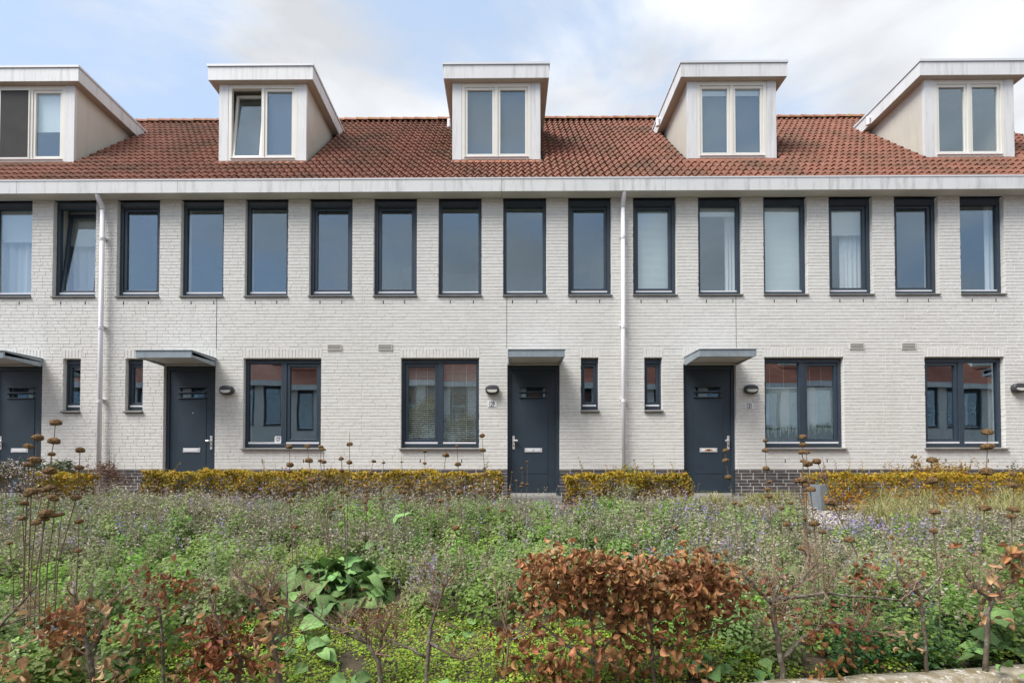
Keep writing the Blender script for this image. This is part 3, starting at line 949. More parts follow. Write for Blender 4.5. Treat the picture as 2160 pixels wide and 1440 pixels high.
def dormer(H, x0, x1, Y):
    r = random.Random(55 + H.i)
    zb, zt = 6.958, 8.585
    pw = .195
    rx0, rx1, ry, z0, z1 = x0 - .172, x1 + .172, .79, 8.588, 8.862
    ye1 = .045 + (z1 + .05 - 6.028) / TAN + .10
    ye0 = .045 + (z0 - 6.028) / TAN - .03
    mb = MB()
    mb.prism([(ry, z0), (ry, z1), (ye1, z1), (ye0, z0)], 'x', rx0, rx1)
    d = mb.build('dormer', M['panel'], H.root)
    for a_, b_ in ((x0, x0 + pw - .003), (x1 - pw + .003, x1)):
        mb = MB(); mb.box(a_, b_, Y, Y + .06, zb, zt); mb.build('front_panel', M['panel'], d)
    # cheeks: from the front panel back to the roof slope
    for xx, s in ((x0 + .004, 1), (x1 - .004, -1)):
        ye = .045 + (zt - 6.028) / TAN + .12
        mb = MB(); mb.prism([(Y + .06, roofz(Y + .06) - .15), (Y + .06, zt), (ye, zt), (ye, zt - .1)], 'x', xx, xx + s * .06)
        mb.build('cheek', M['cheek'], d)
    # flat roof with deep fascia, running back into the slope
    mb = MB(); mb.prism([(ry + .02, z0 - .004), (ry + .02, z0 - .0005), (ye0, z0 - .0005), (ye0, z0 - .004)], 'x', rx0 + .02, rx1 - .02)
    mb.build('dormer_soffit', M['soffit_d'], d)
    mb = MB(); mb.prism([(ry - .018, z1 + .006), (ry - .018, z1 + .052), (ye1 + .03, z1 + .052), (ye1 + .03, z1 + .006)], 'x', rx0 - .018, rx1 + .018)
    mb.build('roof_cap', M['cap'], d)
    # apron below the front
    mb = MB(); yy = Y - .15; mb.prism([(yy, roofz(yy) + .012), (yy, roofz(yy) + .022), (Y + .02, zb + .004), (Y + .02, zb - .02)], 'x', x0 - .02, x1 + .02)
    mb.build('apron_flashing', M['flash'], d)
    # window
    wx0, wx1, wz0, wz1 = x0 + pw, x1 - pw, zb + .004, zt - .004
    mb = MB(); frame_boxes(mb, wx0, wx1, wz0, wz1, Y + .004, Y + .075, .07, .07, .085, .045)
    mu = (wx0 + wx1) / 2
    mb.box(mu - .032, mu + .032, Y + .0045, Y + .0745, wz0 + .045, wz1 - .085)
    w = mb.build('dormer_window', M['cream'], d, bevel=.004)
    mb = MB(); mb.prism([(Y - .02, wz0 + .044), (Y + .02, wz0 + .044), (Y + .02, wz0 + .075), (Y - .02, wz0 + .055)], 'x', wx0 + .05, wx1 - .05); mb.build('sill', M['white'], d)
    kinds = {-1: ('screen', 'halfblind'), 0: ('tilt', 'grey'), 1: ('grey', 'grey'), 2: ('greytop', 'greytop'), 3: (None, None)}[H.i]
    for q, (a_, b_) in enumerate(((wx0 + .072, mu - .034), (mu + .034, wx1 - .072))):
        c_, e_ = wz0 + .078, wz1 - .088
        kd = kinds[q]
        mb = MB(); cc = ((a_ + b_)/2, Y + .018, c_)
        frame_boxes(mb, a_ - cc[0], b_ - cc[0], 0, e_ - c_, 0, .05, .05, .05, .055, .05)
        sh = mb.build('dormer_sash', M['cream'], d, loc=cc, bevel=.004)
        p = pane(d, a_ + .05, b_ - .05, c_ + .05, e_ - .055, Y + .045, M['glass'], r)
        hh = (e_ - c_)
        if kd == 'tilt':
            sh.rotation_euler = (R(-6), 0, 0)
            p.location = (cc[0], Y + .045 + hh*.5*math.sin(R(6)), c_ + hh*.5); p.rotation_euler = (R(-6), 0, 0)
        yb = Y + .10 + (.19 if kd == 'tilt' else 0)
        if kd == 'screen':
            mb = MB(); frame_boxes(mb, a_ - .01, b_ + .01, c_ - .01, e_ + .01, Y - .012, Y + .0035, .022, .022, .022, .022)
            sf = mb.build('screen_frame', M['cream'], d)
            mb = MB(); mb.box(a_ + .01, b_ - .01, Y - .008, Y - .004, c_ + .01, e_ - .01); mb.build('insect_screen', M['mesh_screen'], d)
        if kd in ('grey', 'tilt'):
            mb = MB(); mb.box(a_, b_, yb, yb + .004, c_, e_ - (.09 if kd == 'grey' else .22)); mb.build('screen_blind', M['greyblind'], d)
        if kd == 'greytop':
            mb = MB(); mb.box(a_, b_, yb, yb + .004, c_, e_ - .16); mb.build('screen_blind', M['greyblind'], d)
            pleat_mesh(a_, b_, e_ - .17, e_ - .05, yb - .02).build('pleated_blind', M['blind'], d)
        if kd == 'halfblind':
            mb = MB(); mb.box(a_, b_, yb, yb + .004, c_ + .62, e_); mb.build('roller_blind', M['blind'], d)
    # dark room behind
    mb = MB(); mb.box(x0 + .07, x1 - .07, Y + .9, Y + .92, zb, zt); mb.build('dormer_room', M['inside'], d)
    # rainwater outlet at the back left corner of the flat roof
    yo = ye0 - .25
    mb = MB(); mb.tube([(rx0 + .0, yo, z0 + .13), (rx0 - .05, yo, z0 + .13)], .045, 12); mb.tube([(rx0 - .05, yo, z0 + .17), (rx0 - .05, yo, z0 - .02)], .04, 12)
    if H.i >= 1: mb.build('roof_outlet', M['pipe'], d, smooth=False)

M['soffit_d'] = mat('dormer_soffit_board', (.50,.44,.36), .7, vary=.06)
M['flash'] = mat('terracotta_flashing', (.33,.12,.07), .7, vary=.2, vscale=6, dirt=(.30,.20,.05), dscale=(6,6,6), damt=.6, dlo=.52, dhi=.7)

LBL = {-1: 'white brick house at the left edge with an insect screen in its dormer window',
       0: 'white brick house with the number 127 card in its front window',
       1: 'white brick house numbered 129 with venetian blinds in its front window',
       2: 'white brick house numbered 131 with half-height pleated blinds downstairs',
       3: 'white brick house at the right edge with a palm-like plant in its front window'}
HS = {}
for i in (-1, 0, 1, 2, 3):
    H = HS[i] = House(i, LBL[i])
    build_wall(H)
    roof(H)
    small_window(H)
    big_window(H, {-1: None, 0: 'number', 1: 'venetian', 2: 'half_pleat', 3: None}[i])
    door(H, marks={1: 'green', 2: 'orange'}.get(i), peep=(i == 0))
    wall_vent(H, 4.37 if not H.mir else W - 4.37 - .05 - .05)
    OPS = [True, False, False, True]
    for k in range(4):
        gk = i * 4 + k
        ct = {-2: 'curtain_blind', -1: 'curtain_blind', 8: 'pleated', 9: 'short_right', 10: 'pleated', 11: 'half_right', 12: None, 13: 'edge_strip'}.get(gk)
        upper_window(H, k, OPS[k], ct, tilt=(gk == -1))

# ---- downpipes
def downpipe(x, label):
    o = empty('downpipe', (x, -.09, -.17), label, 'drainpipe', 'white downpipes on the facade')
    z = lambda v: v + .17
    mb = MB(); mb.tube([(0, 0, 0), (0, 0, z(5.40))], .038, 16); mb.build('pipe', M['pipe'], o, smooth=True)
    mb = MB(); mb.tube([(0, 0, z(5.36)), (0, 0, z(5.41)), (0, -.02, z(5.45)), (0, -.10, z(5.545)), (0, -.11, z(5.58)), (0, -.11, z(5.615))], .041, 16); mb.build('elbow', M['pipe'], o, smooth=True)
    for zz in (4.78, 3.1, 1.72):
        mb = MB(); mb.tube([(0, 0, z(zz)), (0, 0, z(zz + .05))], .045, 16); mb.build('pipe_socket', M['pipe'], o)
        mb = MB(); mb.box(-.048, .048, .0, .088, z(zz + .06), z(zz + .08)); mb.build('bracket', M['pipe'], o)
downpipe(.0, 'white downpipe between the two small windows left of the number 127 door')
downpipe(9.79, 'white downpipe between the two small windows of numbers 129 and 131')

# ---- oval bulkhead lamps and number plates
def lamp(x, z, label):
    o = empty('wall_lamp', (x, 0, z), label, 'lamp', 'oval wall lamps beside the front doors')
    n = 28
    def ov(a_, b_, y, k=1.0):
        P = []
        for q in range(n):
            t = 2*math.pi*q/n; c, s = math.cos(t), math.sin(t)
            P.append((a_*math.copysign(abs(c)**.75, c), y, b_*math.copysign(abs(s)**.75, s)))
        return P
    mb = MB(); rings = [ov(.118, .080, -.004), ov(.128, .090, -.03), ov(.128, .090, -.065), ov(.118, .08, -.088), ov(.105, .066, -.092)]
    V = [p for rg in rings for p in rg]; F = []
    for a_ in range(len(rings) - 1):
        for q in range(n):
            j = (q + 1) % n; F.append((a_*n + q, a_*n + j, (a_+1)*n + j, (a_+1)*n + q))
    F.append(tuple((len(rings)-1)*n + q for q in range(n)))
    mb.add(V, F); mb.build('housing', M['lamp'], o, smooth=True)
    pts = []
    for q in range(15):
        t = math.pi + math.pi*q/14; pts.append((.100*math.copysign(abs(math.cos(t))**.75, math.cos(t)), .058*-abs(math.sin(t))**.75))
    mb = MB(); m_ = len(pts)
    V = [(p[0], -.090, p[1] - .002) for p in pts] + [(p[0]*.9, -.112, p[1]*.85 - .006) for p in pts]
    F = [(k, k+1, m_+k+1, m_+k) for k in range(m_-1)] + [tuple(range(m_, 2*m_))] + [(0, m_, 2*m_-1, m_-1)]
    mb.add(V, F); mb.build('lamp_glass', M['lampglass'], o)
    mb = MB(); mb.box(-.11, .11, -.105, -.088, -.004, .008); mb.build('lamp_hood', M['lamp'], o)
lamp(2.36, 1.965, 'dark oval wall lamp right of the number 127 door')
lamp(7.35, 1.965, 'dark oval wall lamp between the venetian-blind window and the middle door')
lamp(12.17, 1.965, 'dark oval wall lamp between the right front door and the half-blinded window')
lamp(17.12, 1.985, 'dark oval wall lamp cut by the right edge of the picture')
def plate(txt, x, z, label):
    o = empty('house_number', (x, -.006, z), label, 'house number', 'house number plates on the wall')
    mb = MB(); mb.box(-.085, .085, -.004, .004, -.055, .055); p = mb.build('number_plate', M['plate'], o, bevel=.002)
    text_obj(txt, (-.066, -.0052, -.044), .135, o, M['ink'], sx=.54)
    for s in (-1, 1):
        mb = MB(); mb.tube([(s*.076, -.003, 0), (s*.076, -.008, 0)], .005, 8); mb.build('screw', M['steel'], o)
plate('129', 7.35, 1.705, 'white number plate reading 129 beside the middle door')
plate('131', 12.16, 1.66, 'white number plate reading 131 beside the right door')

# ------------------------------------------------------------------ houses across the street (they show in the ground-floor panes)
def copy_tree(o, parent, skip, override):
    c = o.copy()
    COL.objects.link(c)
    c.parent = parent
    base = o.name.split('.')[0]
    if base in override:
        for sl in c.material_slots:
            sl.link = 'OBJECT'; sl.material = override[base]
    for ch in list(o.children):
        if ch.name.split('.')[0] in skip: continue
        copy_tree(ch, c, skip, override)
    return c
SKIP = {'brick', 'brickwork', 'soldier_brick', 'plinth_brick', 'plinth_brickwork', 'roof_tile', 'roof_tiling', 'weep_slots', 'movement_joint',
        'house_number_card', 'number_print', 'letter_slot', 'meadow_print', 'slat', 'ladder_cord', 'wall_vent', 'pleated_blind', 'blind_rail', 'ridge_tile', 'peephole', 'letter_flap', 'sticker', 'green_mark'}
M['farwall'] = mat('whitewashed_wall', (.62,.61,.58), .9, vary=.05)
M['fartile'] = cell_mat('far_roof_tiles', (.25,.085,.055), (.30,.12,.08), (.3,.3,.2), .8)
for k_, lab in enumerate(('house across the street mirrored in the panes at the far left', 'house across the street mirrored beside the left front door', 'house across the street mirrored in the small window left of number 127',
        'house across the street mirrored in the left pane of the number 127 window', 'house across the street mirrored in the right pane of the number 127 window', 'house across the street mirrored behind the slats of the 129 window',
        'house across the street mirrored in the small window right of the middle door', 'house across the street mirrored in the small window left of the 131 door', 'house across the street mirrored above the half blinds of number 131',
        'house across the street mirrored in the right-hand front window', 'house across the street mirrored at the right edge of the right-hand window')):
    X = -19.85 + 4.9*k_
    src = 1 if k_ % 2 else 2
    o = HS[src].root
    c = copy_tree(o, None, SKIP, {'wall': M['farwall'], 'roof': M['fartile'], 'plinth': M['plinth']})
    c.location = (X + W, -13.4, -.97); c.rotation_euler = (0, 0, math.pi)
    c['label'] = lab; c['group'] = 'houses across the street seen in reflections'

# ------------------------------------------------------------------ planting helpers
from math import sin, cos, pi
CP, SP = cos(R(1.0208)), sin(R(1.0208)); YA = R(0.4669)
FW = Vector((-sin(YA)*CP, cos(YA)*CP, SP)); RT = Vector((cos(YA), sin(YA), 0)); UP = RT.cross(FW)
def P(px, py, d):
    """point seen at photo pixel (px,py), d metres in front of the camera"""
    v = FW + RT * ((px - 1059.78) / 1013.36) - UP * ((py - 995.29) / 1013.36)
    t = d / v.y
    return Vector((CAMX, CAMY, CAMZ)) + v * t

def leaf_cloud(pos, axis, nrm, L, Wd, col, fold=.35, droop=.0):
    """folded diamond leaves; all arrays (n,...) -> V, F, C"""
    n = len(pos)
    a_ = axis / np.linalg.norm(axis, axis=1, keepdims=True)
    s = np.cross(a_, nrm); s /= (np.linalg.norm(s, axis=1, keepdims=True) + 1e-9)
    up = np.cross(s, a_)
    L = L.reshape(-1, 1); Wd = Wd.reshape(-1, 1)
    base = pos
    mid = pos + a_ * L * .45
    left = mid + s * Wd * .5 + up * Wd * fold * .5
    right = mid - s * Wd * .5 + up * Wd * fold * .5
    tip = pos + a_ * L - up * L * droop
    V = np.stack([base, left, tip, right], 1).reshape(-1, 3)
    i = np.arange(n) * 4
    F = np.stack([np.stack([i, i+2, i+1], 1), np.stack([i, i+3, i+2], 1)], 1).reshape(-1, 3)
    C = np.repeat(col, 4, axis=0)
    return V, F, C

def rand_unit(n, zmin=-1.0, zmax=1.0):
    z = rng.uniform(zmin, zmax, n); t = rng.uniform(0, 2*np.pi, n); r = np.sqrt(np.maximum(0, 1 - z*z))
    return np.stack([r*np.cos(t), r*np.sin(t), z], 1)

def pick(cols, n, jit=.18):
    c = np.array(cols)[rng.integers(0, len(cols), n)]
    return c * rng.uniform(1 - jit, 1 + jit, (n, 1)) * rng.uniform(.93, 1.07, (n, 3))

class Cloud:
    def __init__(s): s.V = []; s.F = []; s.C = []; s.n = 0
    def add(s, V, F, C):
        s.V.append(V); s.F.append(F + s.n); s.C.append(C); s.n += len(V)
    def build(s, name, mtl, parent=None, kind='stuff'):
        o = np_mesh(name, np.concatenate(s.V), np.concatenate(s.F), mtl, np.concatenate(s.C), parent=parent)
        if kind: o['kind'] = kind
        return o

def thin_stems(p0, p1, r0, col):
    """three-sided tapering stems p0->p1"""
    n = len(p0); d = p1 - p0
    u = np.cross(d, np.array([0.3, 0.8, 0.1])); u /= (np.linalg.norm(u, axis=1, keepdims=True) + 1e-9)
    w = np.cross(d, u); w /= (np.linalg.norm(w, axis=1, keepdims=True) + 1e-9)
    r0 = r0.reshape(-1, 1); ring = []
    for k in range(3):
        t = 2*np.pi*k/3; ring.append(u*np.cos(t) + w*np.sin(t))
    V = np.stack([p0 + ring[k]*r0 for k in range(3)] + [p1 + ring[k]*r0*.5 for k in range(3)], 1).reshape(-1, 3)
    i = np.arange(n)*6; F = []
    for k in range(3):
        j = (k+1) % 3
        F.append(np.stack([i+k, i+j, i+3+j], 1)); F.append(np.stack([i+k, i+3+j, i+3+k], 1))
    return V, np.concatenate(F), np.repeat(col, 6, axis=0)

# zones -------------------------------------------------------------
BL = [(-.35, 3.05), ]
def in_frustum(x, y, m=1.5):
    d = y - CAMY
    return (x > CAMX - 1.06*d - m) & (x < CAMX + 1.09*d + m)
def px_of(x, y, z):
    d = y - CAMY
    return 1068 + 1013*(x - CAMX)/d, 1013 + 1013*(CAMZ - z)/d

def nepeta_mask(x, y):
    px, py = px_of(x, y, gz(x, y))
    front = np.interp(px, [-200, 60, 260, 420, 560, 700, 800, 900, 1080, 1200, 1500, 1620, 1760, 2300], [1500, 1500, 1430, 1350, 1320, 1262, 1290, 1310, 1310, 1310, 1350, 1380, 1500, 1500])
    ok = (py < front) & (y < -2.15) & (y > kerb_y(x) + .12)
    ok &= ~((px > 1180) & (px < 1215) & (y > -2.6))
    ok &= ~((px > 1680) & (px < 1825) & (y > -3.5))          # gravel corner
    ok &= ~((px > 1800) & (y > -3.35))                         # grasses
    ok &= ~((px > 1470) & (px < 1690) & (y > -2.55))
    # the broad-leaved clump keeps its own space
    ok &= ~(((x - 6.15)/.46)**2 + ((y + 4.95)/.36)**2 < 1)
    return ok

# ------------------------------------------------------------------ catmint bed
def catmint():
    # mounding plants on a loose grid
    g = .27
    xs, ys = np.meshgrid(np.arange(-4, 19, g), np.arange(-6.6, -2.1, g))
    x = (xs + rng.uniform(-.5, .5, xs.shape)*g*1.1).ravel(); y = (ys + rng.uniform(-.5, .5, ys.shape)*g*1.1).ravel()
    ok = in_frustum(x, y) & nepeta_mask(x, y)
    x, y = x[ok], y[ok]
    n = len(x); z = gz(x, y); d = y - CAMY
    rad = rng.uniform(.15, .26, n)
    drift = np.sin(x*1.15 + 1.3*np.sin(y*1.9)) * np.cos(y*1.7 + x*.45) + rng.normal(0, .35, n)      # greener or drier
    hgt = np.clip(.29 + .05*np.sin(x*2.1 + y*1.7) + .05*(d > 5.3) + rng.normal(0, .06, n), .15, .46)
    fresh = pick([(.22,.37,.07), (.27,.41,.095), (.16,.29,.06), (.30,.40,.14), (.24,.33,.11)], n, .2)
    per = np.clip(520*(3.6/np.maximum(d, 2.4))**.6, 330, 620).astype(int)
    idx = np.repeat(np.arange(n), per); m = len(idx)
    # points in the outer shell of each dome
    u = rand_unit(m, .02, 1.0); sh = 1 - np.abs(rng.normal(0, .16, m))
    lump = 1 + .16*np.sin(u[:, 0]*9 + idx)*np.sin(u[:, 1]*8 + idx*2.0)
    pos = np.stack([x[idx] + u[:, 0]*rad[idx]*sh*lump, y[idx] + u[:, 1]*rad[idx]*sh*lump, z[idx] + .01 + u[:, 2]*hgt[idx]*sh*lump], 1)
    nr = u*np.array([.8, .8, 1.0]) + np.array([0, -.25, .55]) + rng.normal(0, .38, (m, 3))
    ax = np.cross(nr, rand_unit(m)); ax[:, 2] -= .05
    L = rng.uniform(.024, .046, m)*np.where(d[idx] > 5, 1.15, 1.0)
    gcol = fresh[idx]*rng.uniform(.78, 1.25, (m, 1))
    dry = np.clip(drift[idx]*.35 + .02 + rng.normal(0, .15, m), 0, .75)[:, None]
    gcol = gcol*(1 - dry) + np.array([.36,.34,.22])*dry
    cl = Cloud(); cl.add(*leaf_cloud(pos, ax, nr, L, L*rng.uniform(.55, .75, m), gcol, .35, .15)); cl.build('catmint_foliage', M['leaf'])
    # dry beige seed spikes and violet flower spikes
    sp = Cloud(); fl = Cloud()
    dens = np.clip(11 + 14*np.clip(drift, -.65, 1.2) + 7*(d > 5), .8, 34)*np.where(d < 3.6, .45, 1)
    k = rng.poisson(dens); ii = np.repeat(np.arange(n), k); q = len(ii)
    v = rand_unit(q, .35, 1.0)
    p0 = np.stack([x[ii] + v[:, 0]*rad[ii]*.8, y[ii] + v[:, 1]*rad[ii]*.8, z[ii] + hgt[ii]*v[:, 2]*.6], 1)
    ln = rng.uniform(.15, .36, q)
    dr = np.stack([v[:, 0]*.55 + rng.normal(0, .22, q), v[:, 1]*.5 + rng.normal(0, .2, q), np.ones(q)], 1); dr /= np.linalg.norm(dr, axis=1, keepdims=True)
    p1 = p0 + dr*ln[:, None]
    scol = pick([(.40,.35,.26), (.46,.41,.31), (.34,.29,.21)], q)
    sp.add(*thin_stems(p0, p1, np.full(q, .0017), scol))
    flowery = np.clip(.5*np.sin(x*2.3 + y*1.1 + 1.0)*np.sin(y*2.9 - x*.8) - .16 + .22*((x > 8.2) & (d > 5)), 0, .5) + .025
    isf = rng.uniform(0, 1, q) < flowery[ii]
    for who, cloud, cols, nb, sz in ((~isf, sp, [(.42,.36,.28), (.48,.42,.34), (.32,.28,.21), (.36,.35,.24)], 12, (.015, .029)), (isf, fl, [(.37,.31,.62), (.46,.40,.73), (.30,.25,.52), (.55,.50,.76)], 16, (.014, .026))):
        j = np.where(who)[0]; jj = np.repeat(j, nb); m2 = len(jj)
        t = rng.uniform(.38, 1.0, m2); t = np.round(t*7)/7 + rng.normal(0, .014, m2)       # whorls up the stem
        pos = p0[jj] + (p1 - p0)[jj]*t[:, None] + rng.normal(0, .006, (m2, 3))
        ax = rand_unit(m2, -.2, .9); nr = rand_unit(m2, 0, 1)
        L = rng.uniform(*sz, m2)
        cloud.add(*leaf_cloud(pos, ax, nr, L, L*rng.uniform(.5, .9, m2), pick(cols, m2), .3))
    sp.build('catmint_seed_spikes', M['dryleaf'])
    fl.build('catmint_flowers', M['leaf'])
catmint()

# ------------------------------------------------------------------ bright low ground cover, litter
def ground_cover():
    g = .05
    xs, ys = np.meshgrid(np.arange(3.5, 12, g), np.arange(-6.75, -4.3, g))
    x = (xs + rng.uniform(-.5, .5, xs.shape)*g*1.8).ravel(); y = (ys + rng.uniform(-.5, .5, ys.shape)*g*1.8).ravel()
    ok = in_frustum(x, y, .2) & ~nepeta_mask(x, y) & (y > kerb_y(x) + .02)
    patch = np.sin(x*3.3 + 1.1) * np.sin(y*4.1 + x) + .35*np.sin(x*9 + y*7)
    ok &= (patch > -.86)
    x, y, pt = x[ok], y[ok], patch[ok]
    n = len(x); per = 17; idx = np.repeat(np.arange(n), per); m = len(idx)
    rr = rng.uniform(0, 1, m)**.5*.055; th = rng.uniform(0, 2*np.pi, m)
    px_, py_ = x[idx] + rr*np.cos(th), y[idx] + rr*np.sin(th)
    z = gz(px_, py_) + .008 + rng.uniform(0, 1, m)*(.045 + .055*np.clip(pt[idx] + .3, 0, 1))
    ax = rand_unit(m, -.2, .6); nr = rand_unit(m, .55, 1)
    L = rng.uniform(.012, .025, m)
    c = pick([(.38,.55,.06), (.46,.60,.075), (.29,.46,.055), (.52,.60,.11), (.23,.38,.05)], m, .22)
    cl = Cloud(); cl.add(*leaf_cloud(np.stack([px_, py_, z], 1), ax, nr, L, L*rng.uniform(.6, .9, m), c, .25, .1))
    cl.build('low_ground_cover', M['leaf'])
    # fallen leaves and straw
    n = 900
    x = rng.uniform(4, 11, n); y = kerb_y(x) + rng.uniform(.03, 1.5, n)
    ok = in_frustum(x, y, .2); x, y = x[ok], y[ok]; n = len(x)
    L = rng.uniform(.02, .05, n)
    cl = Cloud(); cl.add(*leaf_cloud(np.stack([x, y, gz(x, y) + rng.uniform(.01, .05, n)], 1), rand_unit(n, -.2, .3), rand_unit(n, .5, 1), L, L*.6, pick([(.24,.13,.07), (.32,.22,.13), (.18,.10,.05)], n), .4))
    cl.build('leaf_litter', M['dryleaf'])
ground_cover()

# ------------------------------------------------------------------ arching ornamental grasses
def grasses():
    tufts = []
    r = random.Random(4)
    for q in range(46):
        tufts.append((r.uniform(11.9, 15.8), r.uniform(-3.35, -2.1), r.uniform(.46, .66)))
    for q in range(20): tufts.append((10.1 + r.random()*1.75, r.uniform(-2.5, -1.75), r.uniform(.36, .48)))
    for q in range(9): tufts.append((8.0 + r.random()*1.9, r.uniform(-2.9, -2.0), r.uniform(.22, .32)))
    for q in range(12): tufts.append((-.7 + r.random()*2.7, r.uniform(-2.2, -1.65), r.uniform(.24, .36)))
    tufts += [(9.1, -2.2, .4), (9.6, -2.3, .42)]
    Vs = []; Fs = []; Cs = []; n0 = 0
    for (tx, ty, h) in tufts:
        tpx = 1068 + 1013*(tx - CAMX)/(ty - CAMY)
        if 1672 < tpx < 1838: continue                 # the gravel corner stays open
        nb = 120
        base = np.stack([tx + rng.normal(0, .05, nb), ty + rng.normal(0, .05, nb), np.zeros(nb)], 1); base[:, 2] = gz(base[:, 0], base[:, 1])
        th = rng.uniform(0, 2*np.pi, nb); sp = rng.uniform(.25, 1.15, nb)*h*.85; hh = h*rng.uniform(.65, 1.12, nb)
        dirx = np.stack([np.cos(th), np.sin(th), np.zeros(nb)], 1); side = np.stack([-np.sin(th), np.cos(th), np.zeros(nb)], 1)
        wd = rng.uniform(.0020, .0040, nb)[:, None]
        col = pick([(.38,.33,.14), (.46,.40,.20), (.26,.29,.09), (.50,.44,.27), (.18,.23,.06), (.33,.31,.12)], nb)
        ts = np.linspace(0, 1, 7); rows = []
        for t in ts:
            c = base + dirx*(sp*(t**1.7))[:, None] + np.array([0, 0, 1])*(hh*(1.75*t - .95*t*t - .28*t**4))[:, None]
            w_ = wd*(1 - .75*t)
            rows.append(c + side*w_); rows.append(c - side*w_)
        V = np.stack(rows, 1).reshape(-1, 3); i = np.arange(nb)*14
        for k in range(6):
            a_ = i + 2*k; Fs.append(np.stack([a_, a_+1, a_+3], 1) + n0); Fs.append(np.stack([a_, a_+3, a_+2], 1) + n0)
        Vs.append(V); Cs.append(np.repeat(col, 14, axis=0)); n0 += len(V)
    o = np_mesh('ornamental_grass', np.concatenate(Vs), np.concatenate(Fs), M['dryleaf'], np.concatenate(Cs))
    o['kind'] = 'stuff'
grasses()

